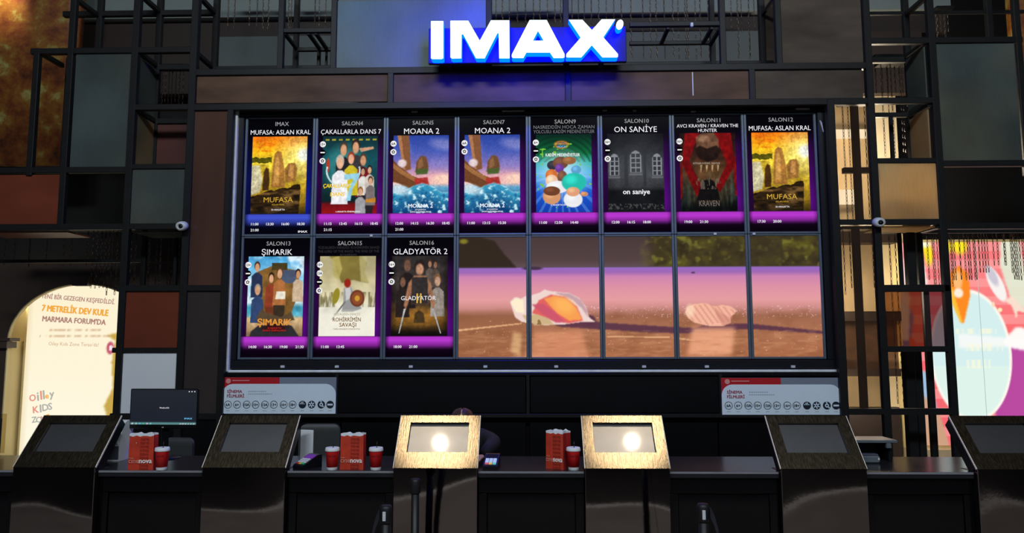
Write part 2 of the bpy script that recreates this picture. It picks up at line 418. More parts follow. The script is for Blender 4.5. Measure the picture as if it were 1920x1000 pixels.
# dark upper-left shop front with the arched opening
ARCH = empty('wall_arch', (0, 0, 0), 'dark shop front wall with a round arched opening at lower left', kind='structure')
YA = 7.60; YL_ = 7.84
def A(px, py): p = P(px, py, YA); return (p.x, p.z)
cx, cz = A(150, 655); apex = A(150, 532)[1]; left = A(14, 640)[0]; rx = cx-left; rz = apex-A(150, 640)[1]; zs = A(150, 640)[1]
arc = [(cx+rx*math.cos(t), zs+rz*math.sin(t)) for t in np.linspace(math.pi, 0, 25)]
xl, xr = A(-90, 600)[0], A(346, 600)[0]; zt = A(100, 494)[1]
outer = [(xl, 0), (xl, zt), (xr, zt), (xr, 0), (cx+rx, 0)] + arc[::-1] + [(left, 0)]
ARCH_M = mat('shopfront_brown', rgb(70,56,48), .5, 0, .2, 3)
MB().prism([outer[::-1]], YA, YA+.03).build('front', ARCH_M, ARCH)
CREAM = mat('cream_plaster', rgb(226,206,150), .6, 0, .06, 3)
rim = [(cx+(rx-.0)*math.cos(t), zs+(rz-.0)*math.sin(t)) for t in np.linspace(math.pi, 0, 25)]
rim = [(left, 0)] + rim + [(cx+rx, 0)]
inn = [(left+.012, 0)] + [(cx+(rx-.012)*math.cos(t), zs+(rz-.012)*math.sin(t)) for t in np.linspace(math.pi, 0, 25)] + [(cx+rx-.012, 0)]
MB().prism([(rim + inn[::-1])[::-1]], YA-.010, YA+.032).build('reveal', CREAM, ARCH)
MB().box(left-.30, left-.02, YA+.033, YL_+.20, 0, zs).build('jamb', CREAM, ARCH)
MB().box(left-.30, cx+rx+.2, YL_+.20, YL_+.24, 0, apex+.15).build('niche_wall', CREAM, ARCH)
point('niche_fill_light', (left+.02, YA+.17, apex-.10), 5, (1.0, .86, .58), .03)  # unseen lamp added to brighten the cream niche
k0, k1, kb, kt = rect_px(132, 523, 167, 536, YA-.06)
MB().prism([[(k0+.02, kb), (k1-.02, kb), (k1, kt+.03), (k0, kt+.03)]], YA-.06, YA+.02).build('keystone', mat('keystone_brown', rgb(50,36,30), .5), ARCH)
for i, (ya, yb, ex) in enumerate(((634, 640, .06), (641, 653, .03))):
    q = A(14, ya)[1], A(14, yb)[1]
    MB().box(xl, left+ex, YA-.05, YA+.10, q[1], q[0]).build('impost', ARCH_M, ARCH)
_, _, zb4, zt4 = rect_px(0, 428, 346, 496, YA+.2)
MB().box(xl, xr, YA+.25, YA+.3, zb4-.1, zt4+1.3).build('upper_void', mat('void_dark', rgb(14,12,12), .7), ARCH)
MB().box(A(0,462)[0]-.5, xr, YA+.10, YA+.14, A(0,493)[1], A(0,490)[1]).build('lintel', ARCH_M, ARCH)

# cream side wall behind the right-hand lattice
BEIGE = mat('beige_wall', rgb(216,198,164), .6, 0, .08, 2)
wr = empty('wall_store', (0, 0, 0), 'cream lit store wall with dark shelves behind the right lattice', kind='structure')
YR = 8.15
def rbox(name, x0, y0, x1, y1, Y, m, d=.06):
    a, b, c, e = rect_px(x0, y0, x1, y1, Y); return MB().box(a, b, Y, Y+d, c, e).build(name, m, wr)
rbox('wall_face', 1556, 176, 1690, 600, YR, BEIGE)
rbox('shelf_beam', 1556, 428, 1690, 455, YR-.20, mat('shelf_brown', rgb(36,25,20), .5), .2)
rbox('shelf_beam', 1556, 584, 1690, 602, YR-.20, mat('shelf_brown', rgb(36,25,20), .5), .2)
rbox('shelf_beam', 1556, 692, 1690, 706, YR-.20, mat('shelf_brown', rgb(36,25,20), .5), .2)
rbox('stock_panel', 1556, 602, 1690, 692, YR-.05, mat('stock_brown', rgb(86,60,40), .6, 0, .45, 9, (1,1,2)))
rbox('wall_face', 1556, 706, 1690, 764, YR, BEIGE)
rbox('low_panel', 1556, 764, 1690, 900, YR-.1, mat('low_brown', rgb(44,32,28), .6))
for nm, x0, y0, x1, y1 in (('tube_lamp', 1545, 243, 1628, 262), ('tube_lamp', 1566, 355, 1604, 386)):
    a, b, c, e = rect_px(x0, y0, x1, y1, YR-.10); cz_ = (c+e)/2; r_ = (e-c)/2*.9
    MB().lathe([(r_*.6, a), (r_, a+.02), (r_, b-.02), (r_*.6, b)], 16, (0, YR-.12, cz_), 'x').build(nm, emitter('tube_white', (1,.9,.72,1), 2.6), wr, True)
point('store_fill_light', P(1625, 300, 7.45), 60, (1.0, .86, .64), .15)  # unseen point lights added to brighten the store wall
point('store_fill_light', P(1610, 560, 7.45), 45, (1.0, .86, .64), .15)
point('store_fill_light', P(1640, 738, 7.55), 14, (1.0, .86, .64), .05)

# ================================================================== LIT PICTURES IN THE BACKGROUND
# --- cream poster inside the arch
LP = empty('lightbox_poster', (0, 0, 0), 'cream backlit poster with orange and mauve lettering inside the arch', 'poster')
YL = 7.84
a, b, c, e = rect_px(46, 520, 300, 858, YL); W, H = b-a, e-c
cv = Cv(110, 150).grad([(0,(252,240,206)),(.35,(255,244,214)),(1,(255,250,228))])
cv.mix(np.clip((.05-cv.x)/.05, 0, 1)*.5, (228,205,150))
cv.poly([(.60,.33),(.66,.36),(.64,.48),(.66,.62),(.60,.72),(.66,.84),(.60,1),(.72,1),(.74,.30)], (196,158,60), .9, 1)
cv.ell(.625, .40, .028, .035, (196,90,110), .3); cv.ell(.63, .40, .013, .016, (250,230,240), .3)
rows = cv.noise(60, 3, 5, 1)
for py_, x0_, x1_ in ((622, 88, 190), (633, 72, 202)):
    u0, u1, v0 = (x0_-46)/254, (x1_-46)/254, (py_-520)/338
    cv.mix(((cv.x > u0) & (cv.x < u1) & (np.abs(cv.y-v0) < .006))*np.clip((rows-.25)*3, 0, 1)*.6, (206,166,130))
s = put('backlit_sheet', picture_mesh('backlit_sheet', cv.a, W, H), LP); s.data.materials.append(picture('backlit_print', 1.0, False))
s.location = ((a+b)/2, YL, (c+e)/2)
MB().box(a-.03, b+.03, YL+.01, YL+.12, c-.03, e+.03).build('lightbox', CREAM, LP)
def lptext(s, px, py, hpx, m, wpx, bold=0.0, tilt=-2.2):
    q = P(px, py, YL-.006); k = 1400/YL
    return text(LP, s, q.x, q.y, q.z, hpx/k, m, wpx/k, bold, rot=(0, math.radians(tilt), 0))
T_MAUVE = glow('mauve', (176,130,120)); T_AMBER = glow('amber', (244,172,70)); T_MAUVE2 = glow('mauve_pale', (206,166,130)); T_PK = glow('pinkish', (232,150,130)); T_GRN = glow('slate', (176,178,170))
lptext('YEPYENİ BİR GEZEGEN KEŞFEDİLDİ.', 139, 560, 8.5, T_MAUVE, 158, .025, 5)
lptext('7 METRELİK DEV KULE', 141, 582, 12, T_AMBER, 128, .055, 4.5)
lptext("MARMARA FORUM'DA", 139, 601, 10.5, T_MAUVE, 122, .04, 3.5)
lptext("Oiley Kids Zone Terası'da!", 138, 645.5, 7, T_MAUVE2, 96, 0, 1.5)
for ch, px, py, hh, m in (('O',61,746,13,T_PK),('i',71,743,17,T_GRN),('l',77,741,17,T_PK),('l',82,740,17,T_GRN),('e',88,742,11,T_AMBER),('y',97,738,14,T_GRN),
                          ('K',67,768,13,T_PK),('I',76,766,15,T_GRN),('D',85,764,13,T_GRN),('S',94,762,13,T_GRN),
                          ('Z',64,787,11,T_GRN),('O',73,787,11,T_GRN),('N',81,785,10,T_PK),('E',90,782,10,T_AMBER)):
    lptext(ch, px, py, hh, m, 12, .03, -8)

# --- pink lit billboard at the right
BB = empty('lit_billboard', (0, 0, 0), 'large pink lit billboard with pale blue oval at the right edge', 'billboard')
YBB = 8.00
bx0, by0, bx1, by1 = 1693, 454, 2064, 836
a, b, c, e = rect_px(bx0, by0, bx1, by1, YBB); W, H = b-a, e-c
cv = Cv(190, 190)
U = lambda px: (px-bx0)/(bx1-bx0)
V = lambda py: (py-by0)/(by1-by0)
PP = lambda pts: [(U(p[0]), V(p[1])) for p in pts]
cv.grad([(0,(252,120,124)),(.12,(252,132,134)),(.25,(253,128,130)),(.45,(250,110,112)),(1,(245,100,110))])
for k in range(8): cv.mix(((cv.y*11) % 1 < .5)*.10, (255,170,168))
for px, py, r1, r2 in ((1738,462,10,16),(1752,478,8,20),(1787,464,12,12),(1812,462,14,16),(1726,456,16,8)):
    cv.ell(U(px), V(py), r1/380, r2/380, (255,232,40), .7)
cv.ell(U(1738), V(458), .05, .02, (255,255,220), .8)
cv.poly(PP([(1684,540),(1715,590),(1716,600),(1700,700),(1724,790),(1684,836)]), (150,120,196), 1, 2)
cv.poly(PP([(1690,452),(1700,452),(1712,560),(1706,640),(1690,640)]), (255,240,236), .8, 2)
cv.poly(PP([(1727,500),(1743,500),(1748,535),(1730,540)]), (246,238,232), .9, 2)
cv.poly(PP([(1706,634),(1716,640),(1722,690),(1712,700)]), (246,96,60), 1, 1)
cv.poly(PP([(1684,700),(1740,700),(1752,778),(1684,790)]), (150,196,232), .9, 3)
cv.poly(PP([(1725,740),(1756,780),(1770,836),(1725,836)]), (206,160,130), 1, 2)
cv.poly(PP([(1890,450),(1925,450),(1940,600),(1900,560),(1886,500)]), (226,240,214), .9, 2)
cv.poly(PP([(1880,640),(2064,650),(2064,836),(1850,836)]), (186,74,160), 1, 2)
cv.ell(U(1820), V(668), 78/380, 122/380, (255,250,238), .03)
cv.ell(U(1820), V(668), 73/380, 116/380, (214,240,240), .04)
cv.mix((((cv.x-U(1820))*380/73)**2+((cv.y-V(668))*382/116)**2 < 1)*(cv.y > V(690))*.5, (232,250,232))
cv.poly(PP([(1880,644),(1908,616),(2064,640),(2064,690),(1890,654)]), (255,250,246), 1, 2)
cv.poly(PP([(1798,628),(1925,640),(1925,652),(1798,656)]), (255,253,250), .75, 3)
cv.poly(PP([(1786,556),(1792,512),(1808,500),(1824,514),(1826,556),(1811,608),(1806,608)]), (255,140,36), 1, 1)
cv.poly(PP([(1786,556),(1792,540),(1808,606),(1803,606)]), (255,196,60), 1, 1)
cv.ell(U(1804), V(528), 9/380, 18/380, (255,190,120), .6); cv.ell(U(1804), V(552), 9/380, 9/380, (255,240,220), .5)
cv.ell(U(1876), V(535), 13/380, 36/380, (250,244,240), .2, -.42); cv.ell(U(1870), V(520), 8/380, 20/380, (206,200,214), .5, -.42)
cv.poly(PP([(1890,566),(1906,558),(1930,590),(1912,586),(1910,602),(1902,576)]), (250,224,206), 1, 1)
cv.ell(U(1880), V(584), 4/380, 4/380, (255,240,190), .4); cv.ell(U(1868), V(574), 3/380, 5/380, (255,220,190), .5)
rows = cv.noise(70, 4, 9, 1)
for py_, x0_, x1_, hp in ((623, 1795, 1870, 5), (655, 1796, 1880, 7), (686, 1794, 1856, 8)):   # pale washed-out print rows
    cv.mix(((cv.x > U(x0_)) & (cv.x < U(x1_)) & (np.abs(cv.y-V(py_)) < hp/382))*np.clip((rows-.3)*3, 0, 1)*.8, (250,250,222))
s = put('backlit_sheet', picture_mesh('backlit_sheet', cv.a, W, H), BB); s.data.materials.append(picture('backlit_print', 1.0, False))
s.location = ((a+b)/2, YBB, (c+e)/2)
MB().box(a-.005, b+.03, YBB+.01, YBB+.14, c-.03, e+.03).build('lightbox', CREAM, BB)
MB().box(a-.005, b+.03, YBB-.10, YBB+.14, 0, c-.03).build('plinth', mat('plinth_beige', rgb(196,178,150), .5), BB)
for px in (1841, 1985):
    q = P(px, 640, YBB-.004); MB().box(q.x-.002, q.x+.002, YBB-.006, YBB-.001, c, e).build('sheet_seam', glow('seam', (176,196,190)), BB)

# ================================================================== DISPLAY WALL
DX0, DX1 = P(454, 437, YS).x, P(1538.5, 437, YS).x
PITCHX = (DX1-DX0)/8
ZTOP, ZMID, ZBOT = P(992, 216, YS).z, P(992, 441.5, YS).z, P(992, 674.5, YS).z
FW, FB = PITCHX, .022           # pitch of one display and width of its metal rim
SURF = picture('display_picture', 1.0)

# ---- picture content: plain generic artwork in the colours of each poster
PNX, PNY = 128, 186
def art_sunset():
    c = Cv(PNX, PNY).grad([(0,(240,120,20)),(.10,(248,150,20)),(.22,(252,196,30)),(.34,(246,214,60)),(.5,(226,196,60)),(.72,(176,140,30)),(1,(110,84,20))])
    n = c.noise(4, 9, 1); c.mix((n > .52)*(c.y < .2)*.5, (236,104,14)); c.mix(np.clip((n-.45)*3, 0, 1)*(c.y > .36)*.55, (120,92,20))
    c.ell(.95, .24, .34, .20, (255,240,150), 1.6, 0, .9); c.ell(.95, .24, .12, .08, (255,255,240), .8)
    t = c.noise(14, 5, 3); c.mix((np.abs(c.y-.31-.05*(t-.5)) < .035)*(c.x < .36), (88,84,14))
    c.poly([(0,.38),(.14,.37),(.20,.56),(.16,.72),(0,.76)], (206,200,170), .9, 3)
    c.grain(30, 4, 8, .1)
    # weathered tawny boulders on the ledge
    c.poly([(.36,.66),(.38,.36),(.41,.22),(.46,.185),(.53,.20),(.56,.30),(.60,.45),(.61,.66)], (170,116,52), 1, 2)
    c.poly([(.40,.60),(.43,.30),(.47,.22),(.50,.34),(.50,.60)], (214,160,84), .8, 3)
    c.poly([(.62,.60),(.60,.42),(.67,.35),(.78,.34),(.83,.42),(.80,.58)], (152,104,48), 1, 2)
    c.poly([(.66,.50),(.70,.37),(.77,.38),(.76,.55)], (206,150,84), .7, 3)
    c.poly([(.20,.70),(.22,.46),(.26,.40),(.31,.42),(.33,.56),(.32,.70)], (70,44,18), 1, 2)
    c.grain(10, 14, 12, .18)
    k = .57+.17*(1-c.x)+.06*c.noise(8, 2, 4)
    rock = (c.y > k)*(c.x < .90-.10*np.abs(c.y-.7)); n = c.noise(5, 26, 7, 4)
    c.mix(rock*1.0, (52,36,16)); c.mix(rock*np.clip((n-.5)*4, 0, 1), (120,88,48)); c.mix(rock*np.clip((.45-n)*5, 0, 1), (24,16,8))
    c.mix(np.clip((c.y-.84)/.16, 0, 1)*.6, (20,14,6)); c.grain(40, 56, 21, .16, 2); return c
def art_teal():
    c = Cv(PNX, PNY).grad([(0,(14,44,50)),(.3,(22,84,92)),(.6,(20,62,68)),(.84,(12,34,38)),(.88,(112,16,20)),(1,(150,18,22))])
    c.ell(.42, .42, .34, .30, (64,150,150), .5, 0, .6)
    for k, x in enumerate(np.linspace(.08, .94, 8)): c.poly([(x-.035,.035),(x+.035,.035),(x+.035,.058),(x-.035,.058)], (206,186,40), .75)
    # a crowd of plain figures
    c.figure(.60, .14, .17, (214,160,120), (50,34,26), (60,56,60)); c.figure(.38, .17, .17, (206,154,116), (70,58,50), (36,34,38))
    c.figure(.74, .31, .15, (206,150,112), (76,60,48), (120,24,30)); c.figure(.52, .29, .15, (226,170,136), (150,56,34), (206,186,40))
    c.figure(.32, .34, .17, (226,176,144), (190,180,170), (236,236,240))
    c.ell(.10, .38, .03, .09, (190,60,40), .4); c.poly([(.66,.16),(.92,.14),(.93,.17),(.70,.21)], (206,154,120), 1, 1)
    c.mix(((np.abs(np.sqrt(((c.x-.38)/.30)**2+((c.y-.45)/.20)**2)-1) < .05))*(c.y > .40)*.9, (206,226,226))
    c.figure(.74, .46, .10, (206,160,126), (40,30,26), (226,222,216), (40,36,40)); c.figure(.86, .44, .10, (206,160,126), (30,26,24), (206,194,184), (40,36,40))
    c.figure(.88, .58, .10, (214,164,130), (70,40,24), (120,110,110)); c.figure(.70, .72, .11, (214,164,130), (150,100,50), (160,160,166))
    c.poly([(.40,.50),(.68,.48),(.67,.54),(.56,.68),(.52,.84),(.44,.84),(.50,.66),(.57,.56),(.40,.565)], (150,206,226), 1, 1)
    c.poly([(.80,.82),(.98,.80),(.98,.86),(.80,.86)], (196,130,40), 1, 1); c.grain(20, 26, 5, .12); return c
def art_sea():
    c = Cv(PNX, PNY).grad([(0,(40,66,158)),(.2,(70,90,180)),(.4,(140,120,190)),(.52,(226,166,176)),(.62,(240,190,180)),(.68,(90,160,200)),(1,(10,50,100))])
    n = c.noise(3, 4, 2); c.mix(np.clip((n-.5)*3, 0, 1)*(c.y < .5)*.45, (150,150,214))
    c.ell(.9, .12, .22, .07, (150,150,206), .9, .2, .6); c.ell(.92, .56, .2, .06, (255,216,190), .9, 0, .8)
    # carved wooden prow and mast
    c.poly([(.07,0),(.28,0),(.32,.44),(.20,.46)], (132,84,52), 1, 1); c.poly([(.07,0),(.14,0),(.22,.45),(.18,.45)], (186,128,84), .8, 1)
    c.poly([(.0,.32),(.12,.40),(.34,.52),(.62,.60),(.60,.68),(.34,.70),(.10,.62),(.0,.60)], (112,68,38), 1, 1)
    c.poly([(.0,.36),(.16,.44),(.40,.55),(.60,.61),(.40,.60),(.14,.50),(.0,.42)], (176,120,70), .8, 1)
    c.ell(.16, .36, .08, .05, (226,206,206), .5); c.poly([(.40,.48),(.42,.34),(.50,.26),(.60,.28),(.64,.40),(.60,.50)], (110,74,46), 1, 2); c.poly([(.44,.44),(.46,.33),(.52,.28),(.55,.40)], (156,110,72), .7, 3); c.poly([(.40,.44),(.64,.43),(.62,.50),(.42,.51)], (70,96,44), .9, 2)
    c.poly([(.38,.56),(.62,.54),(.66,.66),(.42,.70)], (170,44,40), .9, 2)
    k = .655+.05*np.sin(c.x*7+1)+.05*(c.noise(7, 2, 6)-.5)+.05*np.abs(c.x-.45); sea = np.clip((c.y-k)*40, 0, 1)
    d = np.clip((c.y-k)/.3, 0, 1)[..., None]; water = np.array((64,170,206))*(1-d)+np.array((12,62,116))*d
    c.a = c.a*(1-sea[..., None])+water*sea[..., None]
    f = c.noise(12, 22, 9, 4); c.mix(sea*np.clip((f-.56)*6, 0, 1), (196,232,240)); c.mix(sea*np.clip((.03-(c.y-k))/.03, 0, 1)*.8, (240,248,250)); c.mix(sea*np.clip((.42-f)*5, 0, 1)*.6, (8,50,110))
    c.ell(.12, .70, .2, .06, (236,244,246), .9, .3, .7); c.grain(40, 56, 22, .10, 2); return c
def art_burst():
    c = Cv(PNX, PNY).grad([(0,(6,40,26)),(.25,(14,110,60)),(.36,(60,180,170)),(.5,(90,180,236)),(.75,(28,90,206)),(1,(20,60,170))])
    r = np.sqrt(((c.x-.45)/1)**2+((c.y-.52)*1.4)**2); t = np.arctan2(c.y-.52, c.x-.45)
    c.mix((np.sin(r*70+t*2) > .2)*(c.y < .36)*.35, (10,30,20)); c.mix((np.sin(t*26) > .55)*(c.y > .5)*.3, (150,206,255))
    c.ell(.48, .52, .34, .24, (214,240,255), 1.2, 0, .7)
    c.ell(.46, .135, .13, .05, (226,120,40), .4); c.ell(.46, .135, .10, .035, (30,80,90), .4)
    c.mix(((c.noise(24, 30, 4, 1) > .86))*(r > .32)*(r < .6), (120,196,60))
    # a heap of plain balloons in the poster's colours
    for x, y, rx, ry, col in ((.30,.40,.10,.06,(50,50,60)),(.44,.37,.14,.08,(112,72,52)),(.60,.34,.12,.05,(150,100,60)),(.42,.44,.08,.06,(110,60,150)),(.72,.46,.09,.055,(96,160,206)),
                              (.47,.55,.09,.08,(120,80,60)),(.28,.53,.11,.08,(206,110,50)),(.28,.60,.11,.08,(240,196,166)),(.38,.68,.20,.08,(236,236,240)),(.28,.80,.16,.10,(214,150,106)),(.28,.73,.15,.06,(112,64,40)),
                              (.68,.62,.22,.12,(40,190,172)),(.66,.84,.17,.10,(232,234,238)),(.66,.74,.12,.06,(226,160,120)),(.86,.77,.07,.03,(206,140,100))):
        c.ell(x, y, rx, ry, col, .12); c.ell(x-rx*.25, y-ry*.3, rx*.45, ry*.45, tuple(min(255, v*1.25+12) for v in col), 1.0, 0, .6)
    return c
def art_windows():
    c = Cv(PNX, PNY).grad([(0,(20,21,24)),(.25,(40,42,46)),(.5,(64,66,70)),(.68,(50,52,56)),(.74,(14,15,17)),(1,(24,25,27))])
    c.grain(5, 8, 3, .3); c.grain(60, 90, 4, .12, 1)
    for x in (.33, .66): c.poly([(x-.03,.16),(x+.03,.16),(x+.03,.68),(x-.03,.68)], (34,36,40), .8, 1)
    for x, y, s in ((.12,.40,.085), (.50,.36,.10), (.88,.40,.085)):
        c.poly([(x-s,y+.14),(x-s,y-.08),(x-s*.6,y-.125),(x,y-.145),(x+s*.6,y-.125),(x+s,y-.08),(x+s,y+.14)], (150,154,160), .85, 1)
        for i in (-1, 1):
            for j in range(4):
                x0 = x+i*s*.45; y0 = y-.10+j*.062; c.poly([(x0-s*.34,y0),(x0+s*.34,y0),(x0+s*.34,y0+.048),(x0-s*.34,y0+.048)], (44,46,52), 1, 0)
        c.poly([(x-s*1.2,y+.15),(x+s*1.2,y+.15),(x+s*1.2,y+.175),(x-s*1.2,y+.175)], (110,112,118), .7, 1)
    c.ell(.5, .38, .3, .3, (120,124,130), 1.8, 0, .25); c.mix((c.noise(50, 60, 8, 1) > .6)*(c.y > .90)*(c.y < .97)*.35, (150,150,150)); return c
def art_redbands():
    c = Cv(PNX, PNY).grad([(0,(30,14,12)),(.3,(54,30,22)),(.5,(72,48,30)),(.7,(30,36,30)),(1,(8,10,10))])
    n = c.noise(20, 3, 3, 3); c.mix(np.clip((n-.5)*4, 0, 1)*(c.y > .5)*.7, (60,80,70))
    c.ell(.5, .62, .3, .25, (112,74,40), 1.6, 0, .6)
    c.poly([(.10,0),(.36,0),(.16,.36),(.04,.36)], (122,12,14), 1, 1); c.poly([(.62,0),(.92,0),(.98,.40),(.84,.40)], (122,12,14), 1, 1)
    c.poly([(.02,.36),(.16,.34),(.40,.72),(.34,.84),(.28,.80)], (112,11,13), 1, 1); c.poly([(.86,.36),(.99,.40),(.70,.76),(.62,.70)], (112,11,13), 1, 1)
    c.poly([(0,.40),(.04,.40),(.04,.80),(0,.86)], (120,14,16), .9, 1); c.poly([(.95,.3),(1,.3),(1,.8),(.96,.8)], (120,14,16), .9, 1)
    # plain dark cliff between the bands
    c.poly([(.30,.05),(.40,0),(.62,0),(.70,.08),(.70,.24),(.60,.33),(.40,.33),(.30,.22)], (120,84,62), .8, 3); c.poly([(.28,.20),(.36,.16),(.50,.20),(.66,.16),(.74,.22),(.66,.34),(.50,.37),(.34,.33)], (30,18,14), .95, 3)
    c.ell(.42, .07, .09, .04, (176,130,100), .9, 0, .7)
    for x in (.36, .46, .56, .66): c.poly([(x,.41),(x+.04,.41),(x+.01,.51)], (196,176,130), .8, 1)
    c.poly([(.34,.72),(.40,.62),(.50,.58),(.60,.62),(.66,.72),(.70,.86),(.28,.86)], (16,14,14), 1, 2); c.grain(16, 20, 7, .35)
    c.mix((c.noise(40, 16, 9, 2) > .55)*(c.y > .58)*(c.y < .72)*(np.abs(c.x-.5) < .22)*.7, (110,100,84)); c.mix(np.clip((c.y-.86)/.1, 0, 1)*.8, (6,8,8)); return c
def art_beachcrowd():
    c = Cv(PNX, PNY).grad([(0,(70,160,214)),(.35,(150,206,232)),(.58,(206,226,232)),(.64,(60,150,180)),(.74,(90,170,190)),(.78,(206,176,130)),(1,(150,116,80))])
    n = c.noise(4, 6, 3); c.mix(np.clip((n-.48)*5, 0, 1)*(c.y < .55)*.85, (240,246,250))
    c.poly([(.14,.20),(.50,.10),(.74,.16),(.92,.18),(.90,.50),(.78,.74),(.24,.74),(.18,.48)], (128,92,44), 1, 1); c.grain(8, 10, 6, .2)
    c.poly([(.42,.08),(.70,.08),(.70,.17),(.42,.17)], (70,60,30), 1); c.poly([(.60,.17),(.86,.17),(.86,.34),(.60,.34)], (70,86,120), .9, 1)
    c.figure(.16, .13, .12, (214,160,120), (60,40,30), (40,50,80)); c.figure(.90, .22, .11, (206,150,110), (30,24,20), (206,180,150)); c.figure(.18, .42, .13, (214,160,120), (150,140,130), (50,70,110))
    c.figure(.42, .27, .12, (226,170,130), (40,26,20), (140,60,36), (112,54,30)); c.figure(.57, .21, .13, (226,170,130), (90,60,34), (176,110,60), (56,46,34))
    c.poly([(.52,.44),(.68,.44),(.68,.54),(.50,.54)], (230,224,206), 1, 1); c.poly([(.18,.76),(.26,.66),(.34,.70),(.60,.76),(.80,.70),(.86,.80),(.20,.84)], (88,70,50), 1, 2)
    c.poly([(.08,.94),(.22,.86),(.80,.86),(.94,1),(.06,1)], (44,44,48), 1, 2); c.ell(.5, .90, .22, .05, (50,20,20), .6); c.grain(20, 24, 2, .12); return c
def art_ivory():
    c = Cv(PNX, PNY).grad([(0,(170,160,120)),(.25,(196,184,140)),(.5,(214,206,170)),(.66,(236,232,214)),(1,(244,240,226))])
    c.poly([(.16,0),(.26,.06),(.30,.20),(.40,.34),(.60,.30),(.72,.32),(.88,.34),(.80,.20),(.84,.08),(.74,0)], (130,116,56), 1, 3)
    c.poly([(.22,.02),(.34,0),(.40,.16),(.34,.30),(.24,.24)], (186,172,96), .8, 3); c.poly([(.70,0),(.84,0),(.82,.2),(.9,.34),(.74,.32)], (196,186,130), .7, 3)
    n = c.noise(26, 6, 5, 3); c.mix(np.clip((n-.45)*4, 0, 1)*(c.y > .45)*(c.y < .64)*.8, (110,100,60)); c.grain(6, 9, 8, .12)
    # round shields on a pale cloak
    c.poly([(.44,.40),(.56,.38),(.64,.50),(.76,.66),(.60,.70),(.40,.70),(.44,.56)], (150,150,150), 1, 2); c.poly([(.46,.40),(.55,.39),(.58,.52),(.48,.56)], (206,206,206), .9, 2)
    c.ell(.68, .53, .13, .105, (110,54,34), .12); c.ell(.68, .53, .10, .08, (140,76,44), .3); c.ell(.68, .53, .045, .036, (206,150,50), .4)
    c.ell(.30, .50, .06, .10, (150,136,40), .2, .2); c.ell(.50, .34, .06, .055, (150,36,24), .4); c.poly([(.46,.56),(.48,.58),(.24,.80),(.22,.79)], (120,120,116), 1)
    c.mix(np.clip((c.y-.66)/.08, 0, 1)*.75, (242,238,222)); return c
def art_arena():
    c = Cv(PNX, PNY).grad([(0,(44,40,40)),(.3,(58,50,48)),(.55,(52,42,36)),(.75,(110,76,30)),(.86,(96,66,26)),(.95,(24,18,12)),(1,(10,8,6))])
    c.grain(8, 12, 3, .3); c.ell(.5, .76, .36, .09, (176,120,44), 1.3, 0, .7)
    c.figure(.28, .11, .17, (112,80,64), (60,50,46), (34,28,28)); c.figure(.68, .10, .09, (150,112,90), (70,44,30), (96,84,76)); c.figure(.78, .11, .09, (140,100,80), (60,40,30), (84,72,64))
    c.figure(.20, .32, .14, (120,84,66), (44,34,30), (40,32,30)); c.figure(.82, .31, .14, (190,150,126), (130,90,56), (150,140,130))
    c.poly([(.30,.34),(.40,.25),(.60,.25),(.70,.34),(.78,.60),(.74,.68),(.66,.48),(.66,.60),(.36,.60),(.36,.46),(.26,.68),(.22,.62)], (156,108,80), 1, 2)
    c.poly([(.36,.27),(.64,.27),(.66,.60),(.36,.60)], (52,46,46), 1, 2); c.ell(.50, .14, .09, .085, (44,32,28), .3); c.ell(.50, .17, .07, .07, (190,140,110), .4)
    for x0, x1 in ((.24,.14), (.74,.88)): c.poly([(x0-.015,.66),(x0+.02,.66),(x1+.01,.97),(x1-.005,.97)], (170,170,172), 1, 0)
    c.poly([(.42,.72),(.50,.68),(.58,.72),(.60,.84),(.40,.84)], (70,52,30), 1, 2); c.grain(24, 30, 9, .2); c.mix(np.clip((np.abs(c.x-.5)-.4)/.1, 0, 1)*.5, (12,10,10)); return c

NX, NY = 154, 278
def display_canvas(art, blue=False):
    c = Cv(NX, NY, (2,2,5)); y, x = c.y, c.x
    side = np.interp(y, [0,.14,.25,.5,.75,.83], [0,.05,.35,.75,.8,.7])*np.interp(x, [0,.04,.5,.93,1], [.55,.5,.3,1.0,.75])
    col = np.array((14,26,150)) if blue else np.array((92,8,132))
    c.a += col*(side*(.75+.5*c.noise(3, 3, 4)))[..., None]
    foot = np.interp(y, [.82,.83,.86,.90,.935,.96,1], [0,.95,1,.75,.30,.16,.12])*np.interp(x, [0,.06,.94,1], [.55,1,1,.75])
    fc = np.array((72,92,232)) if blue else np.array((206,62,232)); fd = np.array((8,10,90)) if blue else np.array((60,2,84))
    m = (y > .825)[..., None]; c.a = np.where(m, fd*foot[..., None]*.9+(fc-fd)*np.clip(foot-.28, 0, 1)[..., None]*1.25, c.a)
    c.paste(art, int(.08*NX), int(.157*NY))
    return c

XB = PITCHX-2*FB                                  # lit width of one display
def make_display(col, row, label, group):
    zt, zb = (ZTOP, ZMID) if row == 0 else (ZMID, ZBOT)
    x = DX0+PITCHX*(col+.5); h = zt-zb
    r = empty('display', (x, YS, zb), label, 'display', group)
    w2 = PITCHX/2-.001; i2 = PITCHX/2-FB*1.0; t = .016; b = .020
    MB().cbox(-w2, w2, .02, .10, .001, h-.001, .004).build('housing', BLACK, r)
    MB().cbox(-w2, -i2, -.014, .02, .001, h-.001, .004).build('rim', BEZEL, r); MB().cbox(i2, w2, -.014, .02, .001, h-.001, .004).build('rim', BEZEL, r)
    MB().cbox(-i2, i2, -.014, .02, h-t, h-.001, .004).build('rim', BEZEL, r); MB().cbox(-i2, i2, -.014, .02, .001, b, .004).build('rim', BEZEL, r)
    return r, 2*i2, h-t-b, b+(h-t-b)/2
BADGE = glow('badge', (240,240,240)); BADGEK = glow('badge_black', (4,4,4))
